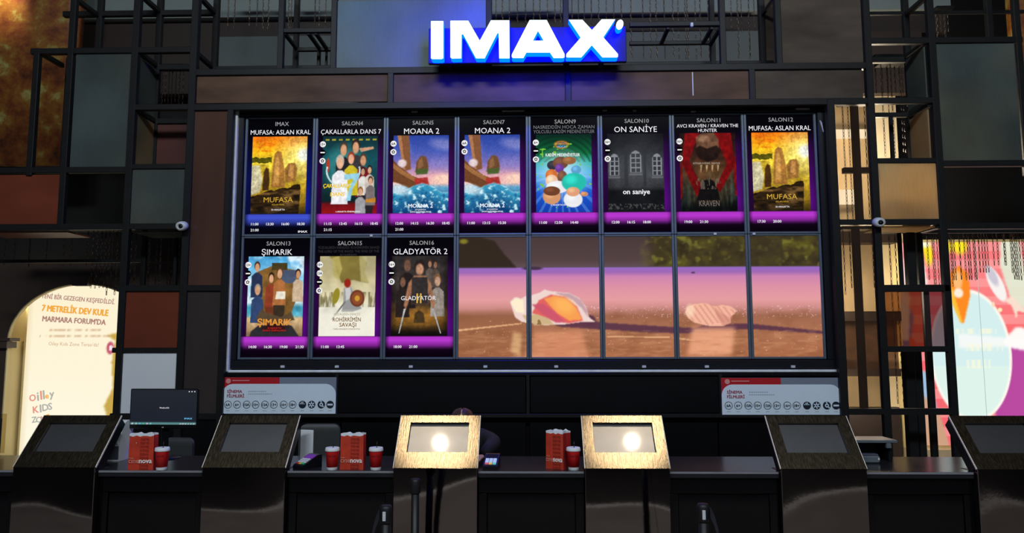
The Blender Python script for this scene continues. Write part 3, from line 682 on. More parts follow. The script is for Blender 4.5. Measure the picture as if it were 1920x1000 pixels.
def badge(r, x, z, s, rad):
    """age mark: white disc with its sign, a dash, or a crossed pattern"""
    if s == '-':
        b = MB().lathe([(rad, -.004), (rad, -.003)], 24, (x, 0, z), 'y').build('age_mark', BADGEK, r)
        MB().box(-rad*.72+x, rad*.72+x, -.007, -.005, z-rad*.2, z+rad*.2).build('dash', BADGE, b); return
    b = MB().lathe([(rad, -.004), (rad, -.003)], 24, (x, 0, z), 'y').build('age_mark', BADGE, r)
    if s == '*':
        m = MB()
        for k in range(5):
            a = k*2.5; c_, s_ = math.cos(a)*rad*.5, math.sin(a)*rad*.5
            m.bar((x+c_-rad*.28*math.sin(a), -.006, z+s_+rad*.28*math.cos(a)), (x+c_*.5+rad*.3*math.sin(a), -.006, z+s_*.5-rad*.3*math.cos(a)), rad*.22, .002)
        m.build('sign', BADGEK, b)
    else: text(b, s, x, -.006, z, rad*.85, BADGEK, rad*1.7, .03)

def film_display(col, row, label, art, salon, titles, times, badges, prints, blue=False, tcol=None, tsz=None):
    r, W, H, zc = make_display(col, row, label, 'displays with film posters on the display wall')
    s = put('screen', picture_mesh('screen', display_canvas(art, blue).a, W, H), r); s.data.materials.append(SURF); s.location = (0, 0, zc)
    X = lambda u: (u-.5)*W
    Z = lambda v: zc+(.5-v)*H
    text(r, salon, X(.52), -.003, Z(.042), .036*H, T_GREY, None, .012)
    for k, t in enumerate(titles):
        n = len(titles); v = (.115,) if n == 1 else (.090,.130) if n == 2 else (.080,.112,.143)
        hh = tsz or ((.050 if len(t) < 13 else .042) if n == 1 else .030 if n == 2 else .022)
        text(r, t, X(.5), -.003, Z(v[k]), hh*H, tcol or T_WHITE, .92*W, 0.0)
    us = (.20,.43,.665,.90) if not blue else (.17,.40,.635,.87)
    for k, t in enumerate(times):
        u = us[k % 4]; v = .912 if k < 4 else .963
        text(r, t, X(u-.02), -.003, Z(v), .023*H, T_WHITE, .15*W, .016)
    for k, bg in enumerate(badges): badge(r, X(.075), Z(.225+.073*k), bg, .046*W)
    if blue: text(r, 'IMAX', X(.88), -.003, Z(.978), .018*H, T_WHITE, None, .03, wide=1.35)
    U0, U1, V0, V1 = .08, .08+PNX/NX, .157, .157+PNY/NY
    for p in prints:
        t, u, v, h, m = p[:5]; kw = p[5] if len(p) > 5 else {}
        text(r, t, X(U0+(U1-U0)*u), -.003, Z(V0+(V1-V0)*v), h*H, m, kw.get('w', .9)*W*(U1-U0), kw.get('b', 0.0), kw.get('s', 0.0), 'C', kw.get('x', 1.0))
    return r
sun = art_sunset(); sea = art_sea()
SUNP = [('MUFASA', .5, .815, .045, T_GOLD, {'w': .62, 'x': 1.1}), ('ASLAN KRAL', .5, .88, .014, T_GOLD, {'w': .36}), ("20 ARALIK'TA", .5, .945, .014, T_WHITE, {'w': .28, 'b': .01})]
SEAP = [('MOANA 2', .5, .905, .034, T_WHITE, {'w': .52, 'b': .02}), ("29 KASIM'DA", .5, .955, .012, T_WHITE, {'w': .24, 'b': .01}), ('SADECE SİNEMALARDA', .5, .983, .012, T_WHITE, {'w': .42, 'b': .01})]
film_display(0, 0, 'blue glowing display with sunset poster, first in the top row', sun, 'IMAX', ['MUFASA: ASLAN KRAL'], ['11:00','13:30','16:00','18:30','21:00'], [], SUNP, True)
film_display(1, 0, 'display headed SALON4 with teal crowd poster and large number 7', art_teal(), 'SALON4', ['ÇAKALLARLA DANS 7'], ['11:15','13:45','16:15','18:45','21:15'], ['13+','-','*'],
    [('ÇAKALLARLA', .27, .64, .034, T_YEL, {'w': .50, 'b': .03, 's': .12}), ('DANS', .28, .75, .034, T_YEL, {'w': .26, 'b': .03, 's': .12}), ("6 ARALIK'TA SİNEMALARDA", .48, .975, .012, T_WHITE, {'w': .52, 'b': .02})])
film_display(2, 0, 'display headed SALON5 with blue sea poster, third in top row', sea, 'SALON5', ['MOANA 2'], ['12:00','14:15','16:30','18:45','21:00'], ['6A','*'], SEAP)
film_display(3, 0, 'display headed SALON7 with blue sea poster, fourth in top row', sea, 'SALON7', ['MOANA 2'], ['11:00','13:15','15:30'], ['6A','*'], SEAP)
film_display(4, 0, 'display headed SALON9 with green and blue cartoon poster', art_burst(), 'SALON9', ['NASREDDİN HOCA ZAMAN','YOLCUSU: KADİM MEDENİYETLER'], ['11:00','12:50','14:40'], ['6+','-','*'],
    [('NASREDDİN', .46, .118, .018, T_ORANGE, {'w': .24, 'b': .02}), ('HOCA', .46, .155, .018, T_BLUE, {'w': .16, 'b': .02}), ('KADİM MEDENİYETLER', .48, .262, .026, T_WHITE, {'w': .62, 'b': .02}), ("6 ARALIK'TA SİNEMALARDA", .5, .905, .013, T_WHITE, {'w': .5, 'b': .02})], False, T_DIM)
film_display(5, 0, 'display headed SALON10 with grey night poster of three tall windows', art_windows(), 'SALON10', ['ON SANİYE'], ['12:00','16:15','18:00'], ['16+','-','*'],
    [('on saniye', .5, .74, .044, T_WHITE, {'w': .86, 'b': .02})])
film_display(6, 0, 'display headed SALON11 with dark poster of slanted red bands', art_redbands(), 'SALON11', ['AVCI KRAVEN / KRAVEN THE','HUNTER'], ['19:00','21:30'], ['16+','-','*'],
    [('KÖTÜLER DOĞMAZ, YARATILIR', .47, .385, .014, glow('bone', (190,180,160)), {'w': .48}), ('KRAVEN', .5, .895, .05, glow('iron', (120,108,104)), {'w': .36, 'b': .0})])
film_display(7, 0, 'display headed SALON12 with sunset poster, last in the top row', sun, 'SALON12', ['MUFASA: ASLAN KRAL'], ['17:30','20:00'], [], SUNP)
film_display(0, 1, 'display headed SALON13 with sunny beach crowd poster', art_beachcrowd(), 'SALON13', ['ŞIMARIK'], ['14:00','16:30','19:00','21:30'], ['13+','-','*'],
    [('ŞIMARIK', .5, .82, .055, T_ORANGE, {'w': .72, 'b': .03}), ("20 ARALIK'TA", .5, .895, .014, T_RED, {'w': .32, 'b': .02}), ('SADECE SİNEMALARDA', .5, .925, .014, T_RED, {'w': .42, 'b': .02})])
film_display(1, 1, 'display headed SALON15 with ivory and gold poster of round shields', art_ivory(), 'SALON15', ['YÜZÜKLERİN EFENDİSİ: ROHİRRİMİN SAVAŞI','THE LORD OF THE RINGS: THE WAR OF THE','ROHIRRIM'], ['11:00','13:45'], ['10+','13A','-','*'],
    [('YÜZÜKLERİN EFENDİSİ', .5, .725, .018, glow('stone', (150,140,110)), {'w': .48}), ('ROHİRRİMİN', .5, .79, .034, glow('umber', (120,84,30)), {'w': .5, 'b': .015}), ('SAVAŞI', .52, .855, .034, glow('umber', (120,84,30)), {'w': .30, 'b': .015}), ('TARİH EFSANEYE DÖNÜŞÜYOR', .5, .91, .012, glow('umber', (120,84,30)), {'w': .48, 'b': .01})], False, T_FAINT)
film_display(2, 1, 'display headed SALON16 with dark arena poster and golden numeral', art_arena(), 'SALON16', ['GLADYATÖR 2'], ['18:00','21:00'], ['16+','-','*'],
    [('GLADYATÖR', .48, .525, .036, T_WHITE, {'w': .70}), ('II', .49, .525, .085, T_GOLD, {'w': .14, 'b': .01})])

# ---- one seaside picture running over five displays
BX = lambda px: (px-858)/(1542-858)
BY = lambda py: (py-448)/(671-448)
bc = Cv(110*5, 190)
bc.grad([(0,(74,58,58)),(.20,(84,66,66)),(.255,(96,78,84)),(.262,(150,106,196)),(.30,(160,104,180)),(.335,(206,132,176)),(.42,(222,146,166)),(.53,(230,158,160)),(.60,(206,140,134)),(.66,(160,104,80)),(.8,(176,116,84)),(1,(172,108,74))])
def bp(pts): return [(BX(a_), BY(b_)) for a_, b_ in pts]
bc.poly(bp([(858,448),(900,448),(930,455),(950,480),(975,505),(858,506)]), (48,38,28), .9, 3)
sky = (bc.y < .255); g1 = bc.noise(52, 20, 3, 2)
bc.mix(np.clip((BX(0)*0+bc.x-BX(1215))*30, 0, 1)*sky*.85, (62,54,26)); leaf = np.clip((bc.x-BX(1200))*20, 0, 1)*sky
g2 = bc.noise(30, 13, 31, 3); bc.mix(leaf*np.clip((g2-.46)*3.0, 0, 1)*.7, (104,100,34)); bc.mix(leaf*np.clip((g1-.6)*5, 0, 1)*.6, (132,130,52)); bc.mix(leaf*np.clip((.42-g2)*4, 0, 1)*.7, (44,36,24)); bc.mix(leaf*(bc.x > BX(1405))*(bc.x < BX(1470))*.6, (58,48,34))
bc.ell(BX(868), BY(456), .012, .02, (130,120,40), .8)
bc.ell(BX(1002), BY(507), .022, .014, (70,50,70), .6); bc.ell(BX(1300), BY(516), .006, .008, (90,60,100), .6)
n1 = bc.noise(260, 110, 8, 1); sandn = bc.noise(20, 14, 4, 4)
wet = np.clip((bc.y-(.56+.05*bc.noise(12, 1, 2, 2)))*14, 0, 1)*(bc.x > -1); bc.mix(wet*np.clip((sandn-.45)*3, 0, 1)*.5, (136,86,56)); bc.mix(wet*(bc.x < BX(1000))*.30, (130,82,50))
bc.mix((n1 > .86)*(np.abs(bc.y-.63) < .05)*(bc.x > .35)*.45, (250,220,220)); bc.mix((n1 > .945)*(bc.y > .7)*.5, (252,210,170))
for pts in ([(858,620),(985,608),(985,610),(858,623)], [(1135,632),(1260,634),(1260,636),(1135,634)], [(1268,636),(1300,640),(1300,642),(1268,638)]): bc.poly(bp(pts), (244,190,140), .9, 1)
bc.poly(bp([(1040,611),(1112,602),(1135,608),(1300,618),(1320,612),(1400,610),(1542,624),(1542,629),(1400,620),(1300,628),(1220,626),(1050,615)]), (92,54,72), .95, 2)
bc.ell(BX(1112), BY(604), .016, .045, (92,54,72), .4)
bc.poly(bp([(1000,625),(1095,622),(1110,671),(990,671)]), (222,146,108), .75, 26); bc.poly(bp([(968,625),(985,628),(982,671),(962,660)]), (250,206,150), .6, 14)
bc.poly(bp([(1296,617),(1380,617),(1372,668),(1284,668)]), (240,168,130), .85, 26)
rip = bc.noise(30, 60, 6, 2); bc.mix((bc.y > .78)*np.clip((rip-.56)*5, 0, 1)*.18, (240,186,140)); bc.mix((bc.y > .78)*np.clip((.42-rip)*5, 0, 1)*.14, (120,74,48))
# large open shell
bc.poly(bp([(962,568),(972,560),(984,563),(998,556),(1012,552),(1022,546),(1030,549),(1048,551),(1070,553),(1090,562),(1104,578),(1110,598),(1122,606),(1098,606),(1060,611),(1020,612),(985,606),(972,598),(966,582)]), (240,214,206), 1, 1)
bc.poly(bp([(1040,552),(1072,554),(1094,566),(1106,584),(1108,598),(1096,582),(1078,566),(1056,558)]), (196,156,166), .9, 2)
bc.poly(bp([(962,570),(974,562),(988,566),(990,590),(974,588)]), (255,240,206), .95, 2)
bc.poly(bp([(996,590),(1010,566),(1034,556),(1062,560),(1086,578),(1098,604),(1070,609),(1038,604)]), (226,100,96), 1, 2)
bc.poly(bp([(1020,564),(1040,558),(1064,563),(1086,582),(1096,602),(1070,604),(1046,590)]), (248,160,84), 1, 2)
bc.ell(BX(1060), BY(576), .03, .06, (255,186,96), .9, .4, .8)
bc.poly(bp([(996,574),(1018,572),(1042,588),(1062,606),(1044,608),(1014,590)]), (206,86,110), .9, 2)
bc.poly(bp([(986,594),(1006,592),(1030,600),(1040,611),(1000,612)]), (206,176,130), .95, 2); bc.mix(bc.inside(bp([(990,600),(1034,600),(1030,611),(996,611)]))*(bc.noise(80, 10, 3, 1) > .6)*.7, (120,84,44))
# small ribbed shell
bc.poly(bp([(1282,590),(1286,580),(1300,574),(1322,572),(1340,578),(1356,576),(1372,578),(1384,586),(1380,592),(1372,598),(1372,608),(1356,615),(1326,614),(1300,608),(1288,600)]), (244,184,158), 1, 1)
rib = np.sin((bc.x-BX(1282))*684*.55-(bc.y-BY(572))*222*.42); bc.mix(bc.inside(bp([(1286,590),(1290,580),(1322,573),(1356,578),(1382,586),(1372,606),(1326,612),(1296,604)]))*(rib > .3)*.5, (214,132,120))
bc.poly(bp([(1340,578),(1352,590),(1372,600),(1372,608),(1356,615),(1344,596)]), (190,116,104), .45, 2); bc.ell(BX(1292), BY(586), .012, .05, (255,224,190), .8, 0, .7)
for k in range(5):
    nm = ('first seaside display with dark bank on its left', 'seaside display showing the large open pink shell', 'middle seaside display showing the long shell shadow', 'seaside display showing the small ribbed shell', 'last seaside display of bare sand below dark leaves')[k]
    r, W, H, zc = make_display(3+k, 1, nm, 'displays sharing the seaside picture')
    s = put('screen', picture_mesh('screen', bc.a[:, k*110:(k+1)*110], W, H), r); s.data.materials.append(SURF); s.location = (0, 0, zc)

# ---- black surround, pale light channel, clips and tags
SR = empty('display_surround', (0, 0, 0), 'black frame with pale edge channel around the display wall', 'frame')
ax, bx = P(441.5, 400, YS-.03).x, DX1+.11; zt_, zb_ = ZTOP+.085, ZBOT-.075
for nm, x0, x1, z0, z1 in (('frame_rail', ax, bx, ZTOP+.004, zt_), ('frame_rail', ax, bx, zb_, ZBOT-.004), ('frame_stile', ax, DX0-.004, ZBOT-.004, ZTOP+.004), ('frame_stile', DX1+.004, bx, ZBOT-.004, ZTOP+.004)):
    MB().cbox(x0, x1, YS-.03, YS+.10, z0, z1, .005).build(nm, mat('surround_black', rgb(24,26,32), .3, 0, .1, 5), SR)
CHAN = mat('light_channel', rgb(225,232,236), .5, 0, .15, 14)
MB().cbox(ax-.022, ax-.001, YS-.06, YS+.02, zb_-.02, ZTOP+.07, .003).build('light_channel', CHAN, SR)
MB().cbox(ax-.016, bx, YS-.05, YS+.02, zb_-.028, zb_-.008, .003).build('light_channel', CHAN, SR)
for px in (529, 631, 770, 910, 1043, 1208, 1326, 1488):
    q = P(px, 688, YS-.05); MB().cbox(q.x-.016, q.x+.016, YS-.05, YS-.028, q.z-.010, q.z+.010, .003).build('clip', PALE, SR)
for px, py, w_ in ((777, 209, .055), (962, 207.5, .19), (1505, 203.5, .12), (1300, 209, .04), (1190, 207, .03), (1134, 206.5, .04)):
    q = P(px, py, YS-.035); MB().cbox(q.x-w_/2, q.x+w_/2, YS-.036, YS-.029, q.z-.010, q.z+.006, .003).build('tag', mat('tag_beige', rgb(150,140,126), .6), SR)
for px, py in ((696, 442), (1341, 438.5), (1414, 438.5)):
    q = P(px, py, YS-.02); MB().cbox(q.x-.012, q.x+.012, YS-.022, YS-.014, q.z-.010, q.z+.010, .002).build('clip', PALE, SR)
q = P(1541, 236, YS-.05); MB().prism([[(q.x-.012, q.z+.05), (q.x+.0, q.z+.03), (q.x+.014, q.z-.05), (q.x+.004, q.z-.01)]], YS-.05, YS-.03).build('tag', WHITE, SR)

# ================================================================== STEEL LATTICE
BW = .050                      # square tube
def vx(px, py, Y): return P(px, py, Y).x
class Lat:
    def __init__(self, name, label): self.r = empty(name, (0, 0, 0), label, 'lattice')
    def v(self, px, py, y0, y1, Y=YF, w=BW, name='upright'):
        """upright tube through pixel (px, py) reaching from y0 (top) to y1"""
        x = P(px, py, Y).x; zt, zb = P(px, y0, Y).z, max(0, P(px, y1, Y).z)
        MB().cbox(x-w/2, x+w/2, Y-w/2, Y+w/2, zb, zt, .004).build(name, STEEL, self.r); return self
    def h(self, py, x0, x1, Y=YF, w=BW, name='crossbar'):
        xm = (x0+x1)/2; z = P(xm, py, Y).z
        MB().cbox(P(x0, py, Y).x, P(x1, py, Y).x, Y-w/2+.001, Y+w/2-.001, z-w/2, z+w/2, .004).build(name, STEEL, self.r); return self
    def d(self, px, py, w=BW*.8, ya=YF, yb=YB, name='depth_bar'):
        """tube running from the front plane back, front end at the pixel"""
        q = P(px, py, ya); MB().cbox(q.x-w/2, q.x+w/2, ya, yb, q.z-w/2, q.z+w/2, .004).build(name, STEEL, self.r); return self
    def p(self, x0, y0, x1, y1, m, Y=YF, name='panel', label=None, t=.012, yo=.0):
        a, b, c, e = rect_px(x0, y0, x1, y1, Y); MB().cbox(a-.012, b+.012, Y+yo-t/2, Y+yo+t/2, c-.012, e+.012, .002).build(name, m, self.r, False, label); return self
    def side(self, px, y0, y1, m, label=None, ya=YF, yb=YB):
        """sheet standing in the depth direction"""
        x = P(px, (y0+y1)/2, ya).x; MB().box(x-.006, x+.006, ya+.02, yb-.02, P(px, y1, ya).z, P(px, y0, ya).z).build('side_panel', m, self.r, False, label); return self
    def flat(self, px0, px1, py, m, label=None, ya=YF, yb=YB, dz=0):
        z = P((px0+px1)/2, py, ya).z+dz; MB().box(P(px0, py, ya).x, P(px1, py, ya).x, ya+.02, yb, z-.006, z+.006).build('shelf_panel', m, self.r, False, label); return self

# ---- left
L = Lat('steel_lattice', 'black steel lattice with grey and rust panels left of the displays')
L.v(65, 200, 92, 330).v(131, 160, -40, 430).v(250, 200, -40, 900, w=.056).v(361, 200, -40, 900, w=.060).v(427, 400, 204, 900, w=.050)
L.h(96, 60, 372).h(202, 250, 372).h(313, 238, 358, w=.042).h(320, -40, 246).h(426, -40, 357).h(541, 222, 424).h(657, 212, 338, w=.042).h(781, 208, 420)
for px, py in ((142, -2), (71, 96), (257, 96), (366, 98), (372, -8), (263, -10), (253, 206)): L.d(px, py)
yb = YB
L.v(187, 60, -40, 96, yb).v(299, 60, -40, 205, yb).v(405, 60, -40, 135, yb).v(128, 200, 110, 320, yb, .06).v(290, 270, 205, 318, yb).v(330, 480, 432, 545, yb, .03).v(270, 480, 432, 545, yb, .04)
L.h(26, 120, 410, yb).h(127, 295, 372, yb).h(228, 286, 362, yb).h(318, 64, 130, yb).h(490, -40, 275, YB+.3, .03)
L.p(140, 103, 246, 314, GREY, label='tall frosted grey panel').p(246, 321, 347, 420, GREY, label='square frosted grey panel')
L.p(-40, 331, 111, 420, RUST, label='rust brown panel at the left edge').p(360, 211, 428, 534, TEAK, label='tall brown panel beside the displays')
L.p(231, 549, 335, 652, RUST, label='rust orange square panel').p(343, 550, 412, 776, SMOKEDARK, label='dark smoked panel').p(219, 664, 330, 775, MILK, label='milky white panel')
L.p(295, 236, 353, 306, MAROON, Y=YB, label='dark maroon panel').side(256, 106, 200, GREY).side(251, 212, 308, WARM)
L.p(218, 787, 412, 905, BLACK, name='kick_panel')
L.flat(250, 345, 428, GREY, dz=-.03).flat(-40, 125, 428, RUST, dz=-.03)

# ---- above the displays
T = Lat('steel_lattice', 'black steel lattice with bronze panels above the displays')
T.h(131, 366, 1622, w=.055).h(197, 366, 1622, w=.055)
T.v(528, 60, -40, 131).v(627, 60, -40, 131).v(917, 60, -40, 128).v(1061, 60, -40, 128).v(1354, 60, -40, 125).v(1458, 60, -40, 125)
T.v(733, 165, 131, 197).v(1065, 162, 128, 195).v(1409, 158, 126, 192)
T.h(58, 530, 624, w=.04).h(46, 1180, 1352, w=.042)
for px, py in ((533, 62), (578, 62), (592, 62), (1253, 52), (1335, 52), (1350, 54), (1452, -4)): T.d(px, py, .03)
T.v(556, 60, -40, 131, YB, .045).v(598, 110, 95, 131, YB, .03).v(612, 110, 95, 131, YB, .02).v(1335, 60, -40, 122, YB, .045).v(1428, 60, -40, 122, YB, .05)
T.h(93, 552, 624, YB, .035).h(81, 1180, 1340, YB, .035).h(124, 400, 1450, YB, .04)
T.p(634, 3, 911, 127, PALEGREY, label='large pale blue grey panel').p(1466, -40, 1612, 118, BRONZE2, label='plain bronze panel at upper right')
T.p(372, 140, 727, 190, BRONZE, label='long bronze panel').p(740, 139, 1059, 189, BRONZE, label='long bronze panel below the sign').p(1071, 136, 1403, 187, BRONZE, label='long bronze panel').p(1415, 133, 1614, 184, BRONZE2, label='dark bronze panel')
T.p(1432, 0, 1455, 116, BRONZE2, Y=YB)
q = P(1299, 160, YF-.01); MB().box(q.x-.004, q.x+.004, YF-.012, YF-.006, P(1299, 180, YF).z, P(1299, 136, YF).z).build('scratch_strip', PALE, T.r)
q = P(1297, 47, YF-.03); MB().cbox(q.x-.012, q.x+.012, YF-.045, YF-.022, q.z-.018, q.z+.018, .004).build('clamp', PALE, T.r)

# ---- right
R = Lat('steel_lattice', 'black steel lattice with open cells and frosted panels right of the displays')
SMOKE = smoked('smoked_glass', (.80,.74,.66,1), .04, .06, rgb(96,74,62), .20)
AMBERGLASS = smoked('amber_glass', (.58,.42,.30,1), .05, .06, rgb(104,66,44), .25)
GREYGLASS = smoked('grey_glass', (.55,.42,.44,1), .06, .06, rgb(130,110,110), .12)
R.v(1567, 450, 188, 900, w=.062).v(1643, 420, -40, 900, w=.056).v(1755, 230, -40, 900, w=.054).v(1913, 150, -40, 330)
R.h(77, 1622, 1915).h(190, 1555, 1755).h(302, 1630, 1766, w=.042).h(307, 1755, 2000).h(417, 1562, 1770, w=.046).h(424, 1760, 2000).h(541, 1650, 1778, w=.056).h(655, 1660, 1782, w=.046).h(772, 1575, 1795)
for px, py in ((1735, 80), (1744, 196), (1762, 424), (1625, 80), (1735, -4)): R.d(px, py)
R.v(1699, 60, -40, 190, yb).v(1709, 260, 214, 306, yb, .055).v(1854, 40, -40, 80, yb).v(1672, 260, 214, 306, yb, .03).v(1606, 300, 195, 417, yb, .055).v(1608, 520, 425, 775, yb, .055)
R.v(1688, 480, 430, 545, yb, .03).v(1706, 480, 430, 545, yb, .07).v(1724, 480, 430, 545, yb, .05).v(1704, 715, 650, 900, yb, .075).v(1722, 715, 650, 900, yb, .055).v(1741, 660, 545, 900, yb, .048)
R.h(113, 1630, 1702, yb).h(216, 1636, 1712, yb, .04).h(24, 1620, 1920, yb, .03).h(434, 1640, 2000, YB, .03).h(320, 1580, 1645, yb, .05)
R.p(1752, 84, 1906, 300, GREY, label='large frosted grey panel').p(1650, 310, 1756, 411, WARM, label='square frosted warm panel')
R.p(1573, 202, 1629, 411, SMOKE, label='tall smoked glass panel').p(1580, 426, 1642, 770, SMOKE, label='lower smoked glass panel')
R.p(1664, 550, 1730, 650, AMBERGLASS, label='amber glass panel', yo=.02).p(1740, 550, 1770, 650, GREYGLASS, label='grey glass panel', yo=.02)
R.side(1738, 86, 185, GREY).side(1745, 204, 297, WARM)
R.flat(1652, 1756, 420, WARM, dz=-.02)

# ---- black apron below the displays
AP = empty('apron_wall', (0, 0, 0), 'black panelled wall between the displays and the counter', kind='structure')
YP = YF+.04
for x0, x1 in ((634, 986), (994, 1350)):
    a, b, c, e = rect_px(x0, 706, x1, 775, YP); MB().cbox(a, b, YP, YP+.03, c, e, .004).build('panel', BLACK, AP)
for x0, x1 in ((424, 634), (636, 986), (994, 1350), (1352, 1575)):
    a, b, c, e = rect_px(x0, 786, x1, 980, YP); MB().cbox(a, b, YP+.03, YP+.06, .05, e, .004).build('panel', BLACK, AP)
for px in (632, 990, 1351):
    x = P(px, 740, YP).x; MB().cbox(x-.014, x+.014, YP-.02, YP+.03, P(px, 778, YP).z, P(px, 702, YP).z, .003).build('mullion', STEEL, AP)
a, b, c, e = rect_px(420, 776, 1578, 783, YP); MB().cbox(a, b, YP-.03, YP+.03, c, e, .003).build('rail', STEEL, AP)
a, b, c, e = rect_px(420, 699, 1578, 705, YP); MB().cbox(a, b, YP-.01, YP+.04, c, e, .003).build('rail', BLACK, AP)
MB().box(P(420, 740, YP).x, P(1578, 740, YP).x, YP+.07, YP+.10, 0, P(990, 700, YP).z).build('backing', BLACK, AP)

# ---- rating boards
ICON_R = [('6A', 0), ('6+', 0), ('10A', 0), ('10+', 0), ('13A', 0), ('13+', 0), ('16+', 0), ('18+', 0), ('hand', 1), ('burst', 1), ('ring', 1), ('bar', 1)]
SIGN_W = mat('board_white', rgb(226,242,255), .45, 0, .03, 6); SIGN_R = mat('board_red', rgb(190,24,34), .45, 0, .05, 6); SIGN_G = mat('board_grey', rgb(126,134,150), .45, 0, .05, 6)
SIGN_K = mat('board_ink', rgb(22,34,50), .5); SIGN_M = mat('board_crimson', rgb(160,20,50), .5); SIGN_F = mat('board_faint', rgb(186,198,212), .5); SIGN_P = mat('board_pale_red', rgb(226,150,150), .5)
def board(x0, x1, y0, y1, label):
    a, b, c, e = rect_px(x0, y0, x1, y1, YP-.03); W, H = b-a, e-c
    r = empty('rating_board', (a, YP-.03, c), label, 'sign', 'rating boards')
    MB().cbox(0, W, 0, .03, 0, H, .003).build('board', SIGN_G, r)
    MB().box(0, W*.5, -.003, 0, H*.45, H).build('red_field', SIGN_R, r)
    rad = H*.30; top = H*.82; pts = [(0, 0), (W, 0)]
    pts += [(W-rad*1.0+rad*math.cos(t), top-rad+rad*math.sin(t)) for t in np.linspace(0, math.pi/2, 10)]
    pts += [(rad+rad*math.cos(t), top-rad+rad*math.sin(t)) for t in np.linspace(math.pi/2, math.pi, 10)]
    MB().prism([pts], -.006, -.003).build('white_field', SIGN_W, r)
    text(r, 'SİNEMA', W*.045, -.008, H*.615, H*.085, SIGN_M, None, .03, align='L'); text(r, 'FİLMLERİ', W*.045, -.008, H*.49, H*.085, SIGN_M, None, .03, align='L')
    for k, (zz, n) in enumerate(((.60, 9), (.53, 12))):
        for j in range(n): MB().box(W*(.23+.018*j), W*(.243+.018*j), -.0075, -.006, H*zz, H*(zz+.03)).build('small_print', SIGN_F, r)
    MB().lathe([(H*.07, -.005), (H*.07, -.003)], 20, (W*.05, 0, H*.90), 'y').build('crest', SIGN_P, r)
    MB().box(W*.085, W*.235, -.005, -.003, H*.90, H*.925).build('small_print', SIGN_P, r)
    us = (.055,.135,.22,.298,.38,.458,.545,.623,.71,.79,.875,.952); R_ = W*.033
    for (s_, solid), u in zip(ICON_R, us):
        x, z = W*u, H*.25
        if not solid:
            o_ = [(x+R_*math.cos(t), z+R_*math.sin(t)) for t in np.linspace(0, 2*math.pi, 25)[:-1]]; i_ = [(x+R_*.88*math.cos(t), z+R_*.88*math.sin(t)) for t in np.linspace(0, 2*math.pi, 25)[:-1]]
            k = MB().prism([o_, i_[::-1]], -.008, -.006).build('rating_icon', SIGN_K, r); text(k, s_, x, -.009, z, R_*.72, SIGN_K, R_*1.55, .03)
        else:
            k = MB().lathe([(R_, -.008), (R_, -.006)], 24, (x, 0, z), 'y').build('rating_icon', SIGN_K, r); m = MB()
            if s_ == 'bar': m.box(x-R_*.7, x+R_*.7, -.0095, -.008, z-R_*.22, z+R_*.22)
            elif s_ == 'ring':
                m.lathe([(R_*.5, -.0095), (R_*.5, -.008)], 16, (x, 0, z), 'y'); m.bar((x-R_*.2, -.009, z+R_*.9), (x+R_*.1, -.009, z+R_*.6), R_*.3, .002); m.bar((x+R_*.3, -.009, z-R_*.5), (x+R_*.7, -.009, z-R_*.5), R_*.3, .002)
            elif s_ == 'hand':
                for j, hh in enumerate((.4, .75, .8, .3)): m.box(x-R_*.7+j*R_*.36, x-R_*.5+j*R_*.36, -.0095, -.008, z+R_*.1, z+R_*hh)
            else:
                for j in range(6):
                    t = j*1.05+.3; m.bar((x+R_*.2*math.cos(t), -.009, z+R_*.2*math.sin(t)), (x+R_*.8*math.cos(t+.3), -.009, z+R_*.8*math.sin(t+.3)), R_*.26, .002)
            m.build('mark', SIGN_W, k)
            if s_ == 'ring': MB().lathe([(R_*.22, -.011), (R_*.22, -.0095)], 12, (x, 0, z), 'y').build('mark', SIGN_K, k)
        MB().box(x-R_*.5, x+R_*.5, -.0075, -.006, H*.075, H*.095).build('small_print', SIGN_F, r)
board(417, 630, 708, 776, 'white and red film rating board under the left displays')
board(1353, 1577, 709, 778, 'white and red film rating board under the right displays')

# ================================================================== GLOWING LETTER SIGN
YG = YF-.27
SG = empty('letter_sign', (0, 0, 0), 'glowing blue white letter sign on dark backing above the displays', 'sign')
def S(u, v): p = P(780+u/4, v/4, YG-.05); return (p.x, p.z)
a, b, c, e = rect_px(802, 46, 1176, 113, YG)
MB().cbox(a, b, YG+.05, YG+.09, c, e, .004).build('backing_panel', mat('sign_backing', rgb(26,28,52), .5, 0, .1, 4, spec=.15), SG)
for px in (840, 1130):
    x = P(px, 100, YG).x
    for zz in (.1, .8): MB().box(x-.02, x+.02, YG+.09, YF-.026, c+(e-c)*zz*.3, c+(e-c)*zz*.3+.03).build('bracket', STEEL, SG)
FACE = emitter('letter_face', (.80,.95,1.0,1), 1.9); RET = emitter('letter_return', (.0,.005,1.0,1), 62.0)
LET = {
 'I': [[(112,158),(205,158),(205,438),(190,444),(125,444),(112,438)]],
 'M': [[(258,155),(392,155),(478,305),(562,152),(700,152),(702,438),(624,438),(620,250),(610,250),(515,438),(450,438),(354,258),(342,258),(340,438),(270,440),(258,430)]],
 'A': [[(852,150),(980,150),(1114,405),(1114,430),(1100,436),(1032,436),(1005,395),(828,395),(805,436),(730,436),(718,428),(718,410)], [(915,232),(957,305),(877,305)]],
 'X': [[(1145,148),(1248,148),(1320,225),(1392,145),(1494,145),(1405,280),(1515,405),(1515,425),(1505,431),(1398,431),(1318,340),(1240,431),(1132,431),(1126,424),(1128,405),(1235,283)]],
}
for k, loops in LET.items():
    MB().prism([[S(*p) for p in l][::-1] if i == 0 else [S(*p) for p in l] for i, l in enumerate(loops)], YG-.05, YG+.035, 0, 1).build('letter', [FACE, RET], SG)
